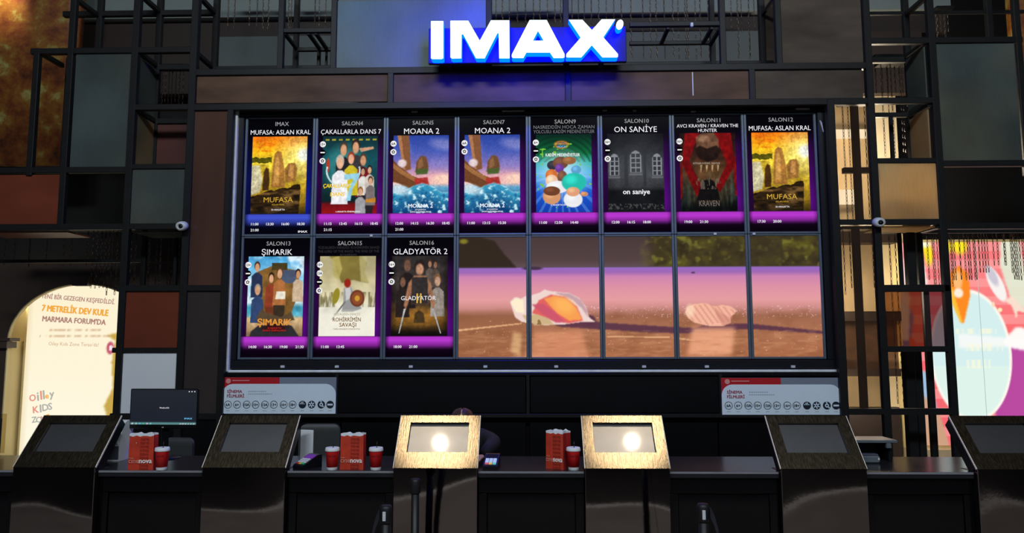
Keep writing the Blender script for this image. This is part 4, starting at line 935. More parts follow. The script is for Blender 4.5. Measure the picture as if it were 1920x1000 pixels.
MB().prism([[S(1528+27*math.cos(t)+6*math.sin(t), 185-38*math.sin(t)) for t in np.linspace(0, 2*math.pi, 21)[:-1]]], YG-.05, YG+.03, 0, 1).build('trade_mark', [FACE, RET], SG)

# ================================================================== SECURITY CAMERAS
def dome(px, py, label):
    q = P(px, py, YF-.088); r = empty('security_camera', q, label, 'camera', 'ball cameras on the lattice')
    R_ = .045; n = []
    MB().lathe([(.012, .055), (.026, .05), (R_*.95, .03), (R_, .0), (R_*.96, -.022), (R_*.7, -.034), (R_*.5, -.034), (R_*.44, -.026), (.001, -.024)], 28, (0, 0, 0), 'y').build('housing', PALE, r, True)
    MB().lathe([(R_*.46, -.026), (R_*.40, -.034), (R_*.2, -.040), (.001, -.041)], 20, (.004, 0, -.002), 'y').build('lens', FASCIA, r, True)
    MB().cbox(-.02, .02, .03, .06, -.02, .02, .004).build('mount', PALE, r)
    r.rotation_euler = (math.radians(14), 0, 0); r.scale = (1.0, 1.0, .86)
dome(341, 424, 'white ball camera on the left lattice'); dome(1648, 417, 'white ball camera on the right lattice')

# ================================================================== HANGING CHAINS
CHAIN_M = mat('chain_steel', rgb(96,82,70), .45, .6, .3, 40); CHAIN_D = mat('chain_dark', rgb(56,40,34), .5, .5, .3, 40)
def chain_mesh(length, mt, key):
    m = MB(); pitch = .034; n = max(2, int(length/pitch))
    for i in range(n):
        z = -i*pitch-.02; ring = []
        for k in range(8):
            t = 2*math.pi*k/8; ring.append((.0075*math.cos(t), .021*math.sin(t)))
        vs = []; fs = []
        for k, (u, w_) in enumerate(ring):
            for s1, s2 in ((1.0, .0028), (.55, 0), (1.0, -.0028)):
                x, y = u*s1, s2
                if i % 2: x, y = y, x
                vs.append((x, y, z+w_*(1 if s1 == 1 else .82)))
        for k in range(8):
            j = (k+1) % 8
            for s1 in range(3): fs.append((k*3+s1, j*3+s1, j*3+(s1+1) % 3, k*3+(s1+1) % 3))
        m.add(vs, fs)
    return m.mesh('hanging_chain', mt)
_ch = {}
RNG = random.Random(11)
def chain(px, y0, y1, Y, label, group, dark=False):
    a, b = P(px, y0, Y), P(px, y1, Y); ln = round(max(.1, a.z-b.z)/.07)*.07
    k = (round(ln, 2), dark)
    if k not in _ch: _ch[k] = chain_mesh(ln, CHAIN_D if dark else CHAIN_M, k)
    o = put('hanging_chain', _ch[k]); o.location = a; o.rotation_euler.z = RNG.uniform(0, 3.1)
    tag(o, label, 'chain', group)
G = [
 ([430,442,470,484,495,505], -30, [62,62,60,60,62,62], 7.2, 'thin chain hanging behind the upper left open cell', 'chains above the left displays', 0),
 ([543,548,592,600,612], -30, [55]*5, 7.2, 'thin chain hanging behind the small shelf cell', 'chains behind the shelf cell', 0),
 ([930,942,955,970,985,1000,1012,1026,1040,1051], -30, [44]*10, 7.2, 'thin chain hanging right behind the glowing sign', 'chains behind the sign', 0),
 ([1072,1084,1095,1108,1122,1136,1150,1164,1182,1204,1218,1229,1244,1260,1270,1283,1287,1302,1311,1326,1346], -30, [118]*21, 7.0, 'long thin chain hanging right of the glowing sign', 'chains right of the sign', 0),
 ([1369,1381,1388,1402,1412,1424], -30, [55,118,55,118,55,110], 7.0, 'chain hanging beside the upper bronze panel', 'chains beside the bronze panel', 0),
 ([1579,1589,1597,1620,1627], 195, [414]*5, 6.9, 'chain hanging behind the tall smoked glass', 'chains behind upper smoked glass', 1),
 ([1651,1662,1669,1686,1690,1697], 120, [300]*6, 6.9, 'chain hanging in the lit open cell', 'chains in the lit cell', 1),
 ([1755,1762,1770,1776], 20, [70,60,75,66], 7.0, 'short chain in the upper right dark cell', 'chains in upper right cell', 0),
 ([1580,1592,1598,1634,1637], 430, [550,546,540,545,540], 7.0, 'chain hanging behind the lower smoked glass', 'chains behind lower smoked glass', 1),
 ([1666,1677], 430, [764,764], 6.9, 'long chain hanging in the narrow right cells', 'long chains in the right cells', 1),
 ([1737,1746,1749,1755,1764], 430, [532,536,540,534,536], 7.1, 'chain hanging in the cell beside the billboard', 'chains beside the billboard', 1),
 ([1780,1783,1787,1797,1806,1812,1816,1823,1826,1833,1839,1844,1849,1860,1868,1880,1882,1893,1896,1899,1902,1905,1909,1915,1919], 430,
  [538,532,530,530,528,530,524,522,520,518,512,508,506,495,496,504,500,512,520,524,524,530,528,526,520], 7.1, 'chain hanging in front of the pink billboard', 'chains before the billboard', 1),
 ([12,30,58,90,122,136,166,176,184,192,199,206,213,221], 432, [498,492,495,500,498,494,500,542,540,548,545,552,550,552], 6.9, 'dark chain hanging before the arched opening', 'chains before the arch', 1),
 ([240,248,256,282,296,303,318,324,331,337], 432, [545]*10, 7.0, 'dark chain hanging in the cell beside the arch', 'chains beside the arch', 1),
 ([306,312,318,324,331,338,345], 128, [200]*7, 7.0, 'dark chain hanging behind the upper left small cell', 'chains in the small left cell', 1),
 ([1640,1652,1662,1676,1684], 110, [180]*5, 7.0, 'dark chain in the right cell under the crossbar', 'chains in the small right cell', 1),
]
for xs, y0, y1s, Y, lb, gr, dk in G:
    for px, y1 in zip(xs, y1s): chain(px, y0, y1, Y+RNG.uniform(-.06, .06), lb, gr, bool(dk))
# rails the chains hang from
RA = empty('chain_rail', (0, 0, 0), 'thin black rails carrying the hanging chains', 'rail')
for xs, y0, y1s, Y, lb, gr, dk in G:
    q = P((xs[0]+xs[-1])/2, y0, Y); MB().cbox(P(xs[0]-6, y0, Y).x, P(xs[-1]+6, y0, Y).x, Y-.07, Y+.07, q.z-.01, q.z+.02, .004).build('rail', STEEL, RA)

# ================================================================== TICKET KIOSKS AND COUNTER
ZE = P(1000, 878.5, YK).z                       # height of the fold of the kiosks
TH = math.radians(47)
def top_px(Ls): return proj((P(1000, 878, YK).x, YK+Ls*math.cos(TH), ZE+Ls*math.sin(TH)))[1]
lo, hi = .1, .9
for _ in range(40):
    mid = (lo+hi)/2
    if top_px(mid) > 779.5: lo = mid
    else: hi = mid
SL = lo                                          # slope length of the tilted head
KW = P(1256, 878, YK).x-P(1097, 878, YK).x
def brushed(name, col, rough, bs, bscale, stretch, wave=0.0, scuff=False):
    m = bpy.data.materials.new(name); m.use_nodes = True; nt = m.node_tree; b = nt.nodes['Principled BSDF']; N = nt.nodes.new; L_ = nt.links.new
    b.inputs['Base Color'].default_value = col; b.inputs['Metallic'].default_value = 1.0; b.inputs['Roughness'].default_value = rough
    tc = N('ShaderNodeTexCoord'); oi = N('ShaderNodeObjectInfo'); sh = N('ShaderNodeVectorMath'); sh.operation = 'ADD'; L_(tc.outputs['Object'], sh.inputs[0]); L_(oi.outputs['Location'], sh.inputs[1])
    mp = N('ShaderNodeMapping'); mp.inputs['Scale'].default_value = stretch; L_(sh.outputs[0], mp.inputs[0])
    n = N('ShaderNodeTexNoise'); n.inputs['Scale'].default_value = bscale; n.inputs['Detail'].default_value = 4; L_(mp.outputs[0], n.inputs['Vector'])
    bp = N('ShaderNodeBump'); bp.inputs['Strength'].default_value = bs; bp.inputs['Distance'].default_value = .004; L_(n.outputs[0], bp.inputs['Height'])
    last = bp
    if wave:
        n2 = N('ShaderNodeTexNoise'); n2.inputs['Scale'].default_value = 1.7; n2.inputs['Detail'].default_value = 0; L_(sh.outputs[0], n2.inputs['Vector'])
        b2 = N('ShaderNodeBump'); b2.inputs['Strength'].default_value = 1.0; b2.inputs['Distance'].default_value = wave; L_(n2.outputs[0], b2.inputs['Height']); L_(bp.outputs[0], b2.inputs['Normal']); last = b2
    mr = N('ShaderNodeMapRange'); mr.inputs[3].default_value = rough*.7; mr.inputs[4].default_value = rough*1.35; L_(n.outputs[0], mr.inputs[0]); L_(mr.outputs[0], b.inputs['Roughness'])
    if scuff:                                             # worn plating: patchy tone
        cr = N('ShaderNodeMapRange'); cr.inputs[1].default_value = .35; cr.inputs[2].default_value = .65; cr.inputs[3].default_value = .86; cr.inputs[4].default_value = 1.08; L_(n.outputs[0], cr.inputs[0])
        sc_ = N('ShaderNodeVectorMath'); sc_.operation = 'SCALE'; sc_.inputs[0].default_value = col[:3]; L_(cr.outputs[0], sc_.inputs['Scale']); L_(sc_.outputs[0], b.inputs['Base Color'])
    L_(last.outputs[0], b.inputs['Normal']); return m
HEAD_M = brushed('scuffed_bronze_steel', rgb(146,132,110), .26, .15, 60, (2.4,.42,.42), 0.0, True)
FRONT_M = brushed('polished_bronze_steel', rgb(132,122,116), .045, .012, 40, (1,1,1), .022)
EDGE_M = mat('edge_glint_pale', rgb(240,230,214), .35, 0, .05, 20)  # pale non-metal colour stands in for light reflected by the head's sides
SIDE_M = mat('kiosk_dark_side', rgb(18,17,17), .35)
def kiosk_glass():
    m = bpy.data.materials.new('dusty_touch_glass'); m.use_nodes = True; nt = m.node_tree; nt.nodes.clear(); N = nt.nodes.new; L_ = nt.links.new
    tc = N('ShaderNodeTexCoord'); n = N('ShaderNodeTexNoise'); n.inputs['Scale'].default_value = 9; n.inputs['Detail'].default_value = 5; L_(tc.outputs['Object'], n.inputs['Vector'])
    d = N('ShaderNodeBsdfDiffuse'); d.inputs[0].default_value = rgb(24,25,32)
    g1 = N('ShaderNodeBsdfGlossy'); g1.inputs['Roughness'].default_value = .06; g2 = N('ShaderNodeBsdfGlossy'); g2.inputs['Roughness'].default_value = .37
    mr = N('ShaderNodeMapRange'); mr.inputs[3].default_value = .26; mr.inputs[4].default_value = .36; L_(n.outputs[0], mr.inputs[0])
    a = N('ShaderNodeMixShader'); L_(mr.outputs[0], a.inputs[0]); L_(d.outputs[0], a.inputs[1]); L_(g2.outputs[0], a.inputs[2])
    b = N('ShaderNodeMixShader'); b.inputs[0].default_value = .012; L_(a.outputs[0], b.inputs[1]); L_(g1.outputs[0], b.inputs[2])
    o = N('ShaderNodeOutputMaterial'); L_(b.outputs[0], o.inputs[0]); return m
GLASS_M = kiosk_glass()
DARKG = mat('screen_recess', rgb(30,28,27), .4)
ct, st = math.cos(TH), math.sin(TH)
def slope(u, s, t): return (u, s*ct-t*st*-1*-1, ZE+s*st+t*ct) if False else (u, s*ct+(-t)*st, ZE+s*st+t*ct)   # t: out of the sloping face
def slab(m, u0, u1, s0, s1, t0, t1):
    vs = [slope(u, s, t) for t in (t0, t1) for u, s in ((u0,s0),(u1,s0),(u1,s1),(u0,s1))]
    return m.add(vs, [(0,3,2,1),(4,5,6,7),(0,1,5,4),(1,2,6,5),(2,3,7,6),(3,0,4,7)])
def kiosk_meshes():
    h = KW/2; out = []
    m = MB().cbox(-h, h, 0, .012, .06, ZE, .003); out.append(('front_sheet', m.mesh('front_sheet', FRONT_M)))
    m = MB().cbox(-h+.004, h-.004, .0125, .16, .0, ZE-.02, .004); out.append(('pedestal', m.mesh('pedestal', SIDE_M)))
    # head: sloping sheet with a rectangular opening
    o_ = [(-h, 0), (h, 0), (h, SL), (-h, SL)]; iu, is0, is1 = KW*.37, SL*.29, SL*.86; i_ = [(-iu, is0), (-iu, is1), (iu, is1), (iu, is0)]
    m = MB(); n = MB().prism([o_, i_], 0, 1); vs = [slope(v[0], v[2], 0 if v[1] == 0 else -.008) for v in n.v]; m.add(vs, n.f); out.append(('head_sheet', m.mesh('head_sheet', HEAD_M)))
    m = slab(MB(), -h+.004, h-.004, .02, SL-.004, -.085, -.026); out.append(('head_case', m.mesh('head_case', SIDE_M)))
    m = MB(); slab(m, -h+.0005, -h+.004, 0, SL, -.026, -.0085); slab(m, h-.004, h-.0005, 0, SL, -.026, -.0085); slab(m, -h+.004, h-.004, SL-.004, SL, -.026, -.0085); out.append(('head_rim', m.mesh('head_rim', SIDE_M)))
    for s_ in (-1, 1):
        m = MB(); slab(m, min(s_*h, s_*(h+.004)), max(s_*h, s_*(h+.004)), .002, SL, -.010, -.0006); out.append(('edge_glint', m.mesh('edge_glint', EDGE_M)))  # glint along the side edges, put in as pale strips
    m = slab(MB(), -iu-.01, iu+.01, is0-.01, is1+.01, -.024, -.021); out.append(('touch_screen', m.mesh('touch_screen', GLASS_M)))
    m = MB()
    slab(m, -iu-.01, -iu, is0-.01, is1+.01, -.021, -.0085); slab(m, iu, iu+.01, is0-.01, is1+.01, -.021, -.0085); slab(m, -iu, iu, is0-.01, is0, -.021, -.0085); slab(m, -iu, iu, is1, is1+.01, -.021, -.0085)
    out.append(('screen_recess', m.mesh('screen_recess', DARKG)))
    return out
KM = kiosk_meshes()
KPX = (101, 456.5, 816, 1176.5, 1545, 1914)
KLAB = ('dim bronze ticket kiosk in front of the cream poster', 'dim bronze ticket kiosk below the left rating board', 'brightly lit ticket kiosk with the seated person behind it', 'brightly lit ticket kiosk beside the bag and lidded cup',
        'grey screened ticket kiosk below the right rating board', 'ticket kiosk cut off by the right edge of the picture')
KX = []
for px, lb in zip(KPX, KLAB):
    x = P(px, 878.5, YK).x; KX.append(x)
    r = empty('ticket_kiosk', (x, YK, 0), lb, 'kiosk', 'ticket kiosks along the counter')
    for nm, me in KM: put(nm, me, r)

# downlights in the ceiling, straight over the two bright kiosks
DL = MB().lathe([(.115, 0), (.12, -.02), (.10, -.03), (.085, -.03), (.075, .03), (.001, .03)], 28).mesh('trim_ring', PALE)
LENS = MB().lathe([(.074, .005), (.074, .012)], 28).mesh('lens', emitter('lamp_lens', (1,.84,.62,1), 60))
def face_mirror(px, py):
    """where the mirrored view ray through a kiosk face meets the ceiling"""
    n = Vector((0, -st, ct)); p0 = Vector((0, YK, ZE)); d = ray(px, py).normalized(); t = (p0-CAMPOS).dot(n)/d.dot(n); p = CAMPOS+d*t
    r = d-2*d.dot(n)*n; k = (6.95-p.z)/r.z; return p+r*k, p
for px, py, lb in ((826, 826, 'round ceiling downlight over the third kiosk'), (1184, 823, 'round ceiling downlight over the fourth kiosk')):
    q, hit = face_mirror(px, py)
    r = empty('downlight', q, lb, 'lamp', 'ceiling downlights over the counter'); put('trim_ring', DL, r); put('lens', LENS, r)
    spot('downlight_beam', q+Vector((0, 0, -.06)), (hit.x-.02, hit.y+.05, hit.z), 200, (1.0, .82, .60), 6.2, .55, .07)

# counter: body bays between the kiosks and one continuous worktop
ZW = ZE-.022
MARB = mat('worktop_dark', rgb(34,34,38), .22, 0, .2, 6)
xa, xb = KX[0]-1.2, KX[-1]+1.2
WT = MB().cbox(xa, xb, YK+.0135, YK+.62, ZW-.035, ZW, .004)
edges = [KX[0]-1.2]+KX+[KX[-1]+1.2]
def worktop():
    # one slab, notched where the kiosk pedestals pass through it
    y0, y1 = YK+.035, YK+.60; pts = [(xa, y1), (xb, y1), (xb, y0)]
    for x in reversed(KX): pts += [(x+KW/2+.002, y0), (x+KW/2+.002, y0+.14), (x-KW/2-.002, y0+.14), (x-KW/2-.002, y0)]
    pts += [(xa, y0)]
    n = MB().prism([pts[::-1]], 0, 1); m = MB(); m.add([(v[0], v[2], ZW if v[1] == 0 else ZW-.035) for v in n.v], n.f); return m
o = worktop().build('worktop', MARB); wt_ = o
for i in range(7):
    x0 = (KX[i-1]+KW/2+.004) if i else xa; x1 = (KX[i]-KW/2-.004) if i < 6 else xb
    MB().cbox(x0, x1, YK+.031, YK+.0348, ZW-.013, ZW-.001, .001).build('edge_highlight', mat('highlight_grey', rgb(128,128,134), .35, 0, .1, 8), o)  # highlight on the worktop's front edge, painted as a grey strip
tag(o, 'long dark worktop running behind the ticket kiosks', 'worktop')
for i in range(7):
    x0 = (KX[i-1]+KW/2+.003) if i else KX[0]-1.15; x1 = (KX[i]-KW/2-.003) if i < 6 else KX[5]+1.1
    lb = ('black counter bay at the far left edge', 'black counter bay below the first bag and cup', 'black counter bay below the pair of lidded cups', 'black counter bay below the lone card reader', 'black counter bay right of the fourth kiosk', 'black counter bay below the lit billboard', 'black counter bay past the right edge')[i]
    r = empty('counter_bay', ((x0+x1)/2, YK+.05, 0), lb, 'counter', 'black bays of the ticket counter'); h = (x1-x0)/2
    MB().cbox(-h, h, 0, .03, ZW-.125, ZW-.036, .003).build('top_rail', FASCIA, r)
    MB().cbox(-h, -h+.05, 0, .03, 0, ZW-.126, .003).build('stile', FASCIA, r); MB().cbox(h-.05, h, 0, .03, 0, ZW-.126, .003).build('stile', FASCIA, r)
    MB().cbox(-h+.051, h-.051, .012, .03, .06, ZW-.127, .003).build('front_panel', mat('counter_panel', rgb(6,6,8), .10, 0, .1, 3, spec=.35), r)
    MB().cbox(-h, h, .031, .24, 0, ZW-.036, .003).build('carcass', BLACK, r)

# ================================================================== THINGS ON THE COUNTER
PAPER_R = mat('bag_paper_red', rgb(196,56,32), .55, 0, .22, 7, (1,1,1.4), .15, 9); PAPER_D = mat('bag_paper_side', rgb(166,30,30), .55, 0, .15, 7, (1,1,1), .1, 9)
INK_D = mat('bag_ink_dark', rgb(150,36,22), .6); INK_W = mat('bag_ink_white', rgb(244,236,232), .5); INK_P = mat('bag_ink_pale', rgb(222,150,130), .5)
def bag(px, py, wpx, hpx, label, rz=0.0, deep=.055):
    q = Pz(px, py, ZW); s = F/q.y*1.0; w_, h_ = wpx/s, hpx/s
    r = empty('paper_bag', (q.x, q.y, ZW), label, 'bag', 'red paper bags on the counter', rz=rz)
    m = MB(); n = 7; hw = w_/2; rg = random.Random(int(px)); vs = []; fs = []
    for j in range(6):                                   # crumpled shell, open at the top
        t = j/5; k = 1-.03*t
        for u, v in [(-1+2*i/n, 0) for i in range(n)]+[(1, v_/3) for v_ in range(3)]+[(1-2*i/n, 1) for i in range(n)]+[(-1, 1-v_/3) for v_ in range(3)]:
            jit = rg.uniform(-.002, .002) if 0 < j < 5 else 0; top = (.004*math.sin(u*9+px) if j == 5 else 0)
            pin = -.016*t*math.sin(math.pi*v) if abs(u) == 1 else 0
            vs.append((u*hw*k+(pin*(1 if u > 0 else -1)), v*deep+jit, t*h_+top))
    c = 2*n+6
    for j in range(5):
        for i in range(c): fs.append((j*c+i, j*c+(i+1) % c, (j+1)*c+(i+1) % c, (j+1)*c+i))
    fs.append(tuple(range(c-1, -1, -1)))
    me = MB(); me.add(vs, fs); me.m = [0 if (i % c) < n or i >= 5*c else 1 for i in range(len(fs))]
    me.build('bag_body', [PAPER_R, PAPER_D], r)
    lip = MB(); L0 = len(vs)-c; top = [Vector(v) for v in vs[L0:]]; cen = Vector((0, deep/2, h_))
    a_ = [p+(cen-p)*.012 for p in top]; v2 = top+[p+Vector((0, 0, .012+.004*math.sin(i*1.7))) for i, p in enumerate(top)]+[p+(cen-p)*.05+Vector((0, 0, .010)) for p in top]+[p+(cen-p)*.06-Vector((0, 0, .05)) for p in top]
    f2 = []
    for k in range(3):
        for i in range(c): f2.append((k*c+i, k*c+(i+1) % c, (k+1)*c+(i+1) % c, (k+1)*c+i))
    f2.append(tuple(3*c+i for i in range(c)))
    lip.add(v2, f2).build('white_lining', WHITE, r)
    text(r, 'nova', hw*.40, -.005, h_*.285, h_*.15, INK_W, hw*1.0, .03); text(r, 'cine', -hw*.53, -.005, h_*.285, h_*.15, INK_P, hw*.80, 0)
    for k, z in enumerate((.93, .82, .71, .60, .49, .38, .16, .06)): text(r, 'nova', hw*.28, -.0035, h_*z, h_*.10, INK_D, hw*.86, .01)
    MB().box(-hw*.92, -hw*.52, -.0035, -.001, h_*.345, h_*.358).build('printed_dash', INK_P, r)
bag(263, 882, 47, 62, 'red paper bag beside the monitor, nearest the first kiosk', .03); bag(659, 881, 44, 61, 'red paper bag standing between two lidded cups', -.05); bag(1040, 880, 36, 64, 'red paper bag left of the fourth kiosk', -.50, .10)

CUP_R = mat('cup_red', rgb(214,18,22), .4, 0, .05, 6); CUP_D = mat('cup_script', rgb(110,8,12), .5); STRAW = mat('straw_black', rgb(14,14,16), .4)
def cup(px, py, label):
    q = Pz(px, py, ZW); r = empty('lidded_cup', (q.x, q.y+.03, ZW), label, 'cup', 'red lidded cups on the counter')
    H = .110; r.scale = (.95,.95,.97)
    MB().lathe([(.030, .0), (.031, .002), (.0322, .016), (.0324, .017)], 32).build('base_band', WHITE, r, True)
    MB().lathe([(.0324, .0172), (.040, H), (.0405, H+.002)], 32).build('cup_wall', CUP_R, r, True)
    MB().lathe([(.0408, H-.001), (.0435, H+.001), (.0438, H+.006), (.0425, H+.010), (.0420, H+.018), (.039, H+.021), (.036, H+.019), (.001, H+.019)], 32).build('lid', WHITE, r, True)
    MB().tube([(0.004, 0, H+.015), (.005, .002, H+.055)], .0028, 8).build('straw', STRAW, r, True)
    me = text_mesh('Coca-Cola', .016, .056, .02, .25); me.materials.append(CUP_D)
    n = len(me.vertices); co = np.empty(n*3); me.vertices.foreach_get('co', co); co = co.reshape(-1, 3); z = co[:, 2]+H*.78; rr = .0324+(.040-.0324)*(z-.017)/(H-.017)+.0006; an = co[:, 0]/.038
    me.vertices.foreach_set('co', np.stack([rr*np.sin(an), -rr*np.cos(an), z], 1).ravel()); me.update(); put('script_lettering', me, r)
cup(298, 883, 'red lidded cup right of the first bag'); cup(620, 883, 'red lidded cup left of the middle bag'); cup(702.5, 883, 'red lidded cup right of the middle bag'); cup(1076, 883, 'red lidded cup beside the fourth kiosk')

KEYM = {c: mat('key_'+c, rgb(*v), .4) for c, v in {'white': (214,216,222), 'red': (206,50,60), 'yellow': (236,196,40), 'green': (40,190,130), 'blue': (90,120,220)}.items()}
def reader(px, py, rz, label, scr, lit):
    q = Pz(px, py, ZW); r = empty('card_reader', (q.x, q.y+.04, ZW), label, 'card reader', 'card readers on the counter', rz=rz)
    w_ = .042
    pr = [(-.07, 0), (-.07, .020), (-.062, .026), (.045, .072), (.068, .074), (.075, .064), (.075, 0)]   # side profile (y, z)
    n = MB().prism([[(a_, b_) for a_, b_ in pr]], -w_, w_); MB().add([(v[1], v[0], v[2]) for v in n.v], [f[::-1] for f in n.f]).build('body', mat('reader_black', rgb(16,16,22), .35), r)
    dy, dz = .107, .046; ln = math.hypot(dy, dz); ty, tz = dy/ln, dz/ln; ny, nz = -tz, ty
    def pl(u, s, t): return (u, -.062+s*ty+t*ny, .026+s*tz+t*nz)
    def pad(u0, u1, s0, s1, m, nm, t=.003):
        vs = [pl(u, s, k) for k in (.0002, t) for u, s in ((u0,s0),(u1,s0),(u1,s1),(u0,s1))]; MB().add(vs, [(0,3,2,1),(4,5,6,7),(0,1,5,4),(1,2,6,5),(2,3,7,6),(3,0,4,7)]).build(nm, m, r)
    pad(-.034, .034, .070, .112, scr, 'screen')
    for i in range(4):
        for j in range(3):
            m = KEYM['white'] if i else (KEYM['red'], KEYM['yellow'], KEYM['green'])[j]
            if lit: m = glow('key_lit', (170,190,240)) if i else (glow('key_red', (190,90,110)), glow('key_amber', (220,170,90)), glow('key_green', (90,190,190)))[j]
            pad(-.032+j*.0225, -.013+j*.0225, .006+i*.0155, .018+i*.0155, m, 'key', .005)
reader(572, 880, -.55, 'card reader with purple screen left of the middle bag', glow('purple_screen', (92,50,140)), False)
reader(921, 880, -.08, 'card reader with lit keys beside the person', glow('dark_screen', (24,24,50)), True)

# monitor on the counter
MN = P(307, 765, YK+.46); r = empty('desk_monitor', (MN.x, MN.y, ZW), 'black desk monitor with dark screen beside the white panel', 'monitor', rz=math.radians(-2)); k = F/MN.y
mw, mh, mz = 131/k, 70/k, MN.z-ZW
MB().cbox(-mw/2, mw/2, 0, .022, mz-mh/2-.012, mz+mh/2, .004).build('casing', mat('monitor_black', rgb(14,14,17), .3), r); MB().cbox(-mw*.3, mw*.3, .022, .05, mz-mh*.3, mz+mh*.3, .01).build('rear_bulge', mat('monitor_black', rgb(14,14,17), .3), r)
sw, sh = mw-.016, mh-.02; cv = Cv(80, 46).grad([(0,(34,38,46)),(.92,(30,34,44)),(.93,(84,130,134)),(1,(90,134,136))])
for j in range(6): cv.ell(.04+.055*j, .965, .012, .02, [(230,230,230),(200,220,230),(90,200,230),(60,200,130),(230,190,230),(120,220,230)][j], .5)
for j in range(6): cv.ell(.76+.04*j, .965, .01, .015, (214,220,224), .5)
s_ = put('screen', picture_mesh('screen', cv.a, sw, sh), r); s_.data.materials.append(SURF); s_.location = (0, -.001, mz+.004)
text(r, 'World of Di', 0.005, -.003, mz, .009, T_WHITE, None, .01); text(r, 'IMAX', mw*.37, -.003, mz-mh*.28, .010, T_BLUE, None, .03, wide=1.6); text(r, 'LG', 0, -.002, mz-mh/2-.003, .007, T_GREY, None, .02)
MB().cbox(-.022, .022, .024, .04, .01, mz-mh*.2, .004).build('neck', mat('monitor_black', rgb(14,14,17), .3), r); MB().lathe([(.10, 0), (.10, .006), (.03, .014), (.022, .014)], 28, (0, .03, 0)).build('foot', mat('monitor_black', rgb(14,14,17), .3), r, True)
for j in range(3): MB().box(mw*.36+j*.018, mw*.36+j*.018+.006, -.003, -.001, mz+mh/2-.020, mz+mh/2-.015).build('window_button', T_WHITE, r)

# pale printer behind the first kiosk and a small sheet holder
def printer(px, py, w_, d_, h_, label, m):
    q = P(px, py, YK+.44); r = empty('receipt_printer', (q.x, q.y, ZW), label, 'printer')
    pts = [(-d_/2, 0), (-d_/2, h_*.55), (-d_*.30, h_*.92), (0, h_), (d_*.4, h_), (d_/2, h_*.8), (d_/2, 0)]
    n = MB().prism([pts], -w_/2, w_/2); MB().add([(v[1], v[0], v[2]) for v in n.v], [f[::-1] for f in n.f]).build('casing', m, r)
    MB().cbox(-w_*.42, w_*.42, -d_/2-.006, -d_/2+.002, h_*.42, h_*.50, .002).build('paper_slot', WHITE, r); MB().cbox(-w_*.45, w_*.45, -d_/2-.004, -d_/2+.002, .01, h_*.38, .002).build('drawer', mat('printer_grey', rgb(74,78,90), .4), r)
printer(218, 860, .12, .15, .24, 'pale receipt printer between the first kiosk and the bag', WHITE)
q = Pz(556, 870, ZW); r = empty('sheet_holder', (q.x+.03, q.y+.10, ZW), 'white upright sheet holder beside the second kiosk', 'holder', rz=-.3)
MB().cbox(-.045, .045, -.03, .03, 0, .006, .002).build('base', PALE, r); MB().cbox(-.045, .045, -.004, .004, .007, .19, .002).build('sheet', WHITE, r)
# service unit right of the fifth kiosk
q = P(1632, 850, YK+.50); r = empty('service_shelf', (q.x, q.y, ZW), 'grey topped dark shelf unit right of the fifth kiosk', 'shelf'); k = F/q.y
top = P(1632, 822, YK+.5).z-ZW; SG1 = mat('shelf_grey', rgb(96,104,112), .35)
MB().cbox(-.13, .125, -.10, .10, top-.018, top, .003).build('top_board', SG1, r); MB().cbox(.075, .10, -.08, .08, 0, top-.019, .003).build('side_board', mat('shelf_black', rgb(12,14,18), .4), r); MB().cbox(-.13, -.105, -.08, .08, 0, top-.019, .003).build('side_board', mat('shelf_black', rgb(12,14,18), .4), r); MB().cbox(-.104, .074, .06, .08, 0, top-.019, .003).build('back_board', mat('shelf_black', rgb(12,14,18), .4), r)
MB().cbox(.055, .085, -.105, -.08, top-.05, top-.0185, .004).build('bracket', SG1, r)
q = P(1625, 868, YK+.36); r = empty('small_printer', (q.x, q.y, ZW), 'small grey printer standing before the shelf unit', 'printer')
MB().cbox(-.07, .07, -.03, .03, 0, .045, .008).build('casing', SG1, r); MB().cbox(-.062, .062, -.026, .024, .0455, .055, .003).build('lid', mat('printer_grey', rgb(74,78,90), .4), r); MB().cbox(.055, .065, -.032, -.0305, .02, .034, .001).build('button', PALE, r)
# dark tablet at the left edge
q = P(-2, 812, YK+.55); r = empty('glass_screen', (q.x, q.y, ZW), 'dark screen with clear edge cut off at the far left', 'screen', rz=.15)
MB().cbox(-.16, .012, -.008, .008, .02, .245, .004).build('panel', mat('tablet_dark', rgb(40,38,42), .25), r); MB().cbox(-.17, .034, .010, .016, .02, .27, .002).build('clear_plate', smoked('clear_plate', (.86,.80,.66,1), .06, .05), r); MB().cbox(-.10, -.02, -.05, .06, 0, .018, .004).build('foot', STEEL, r)

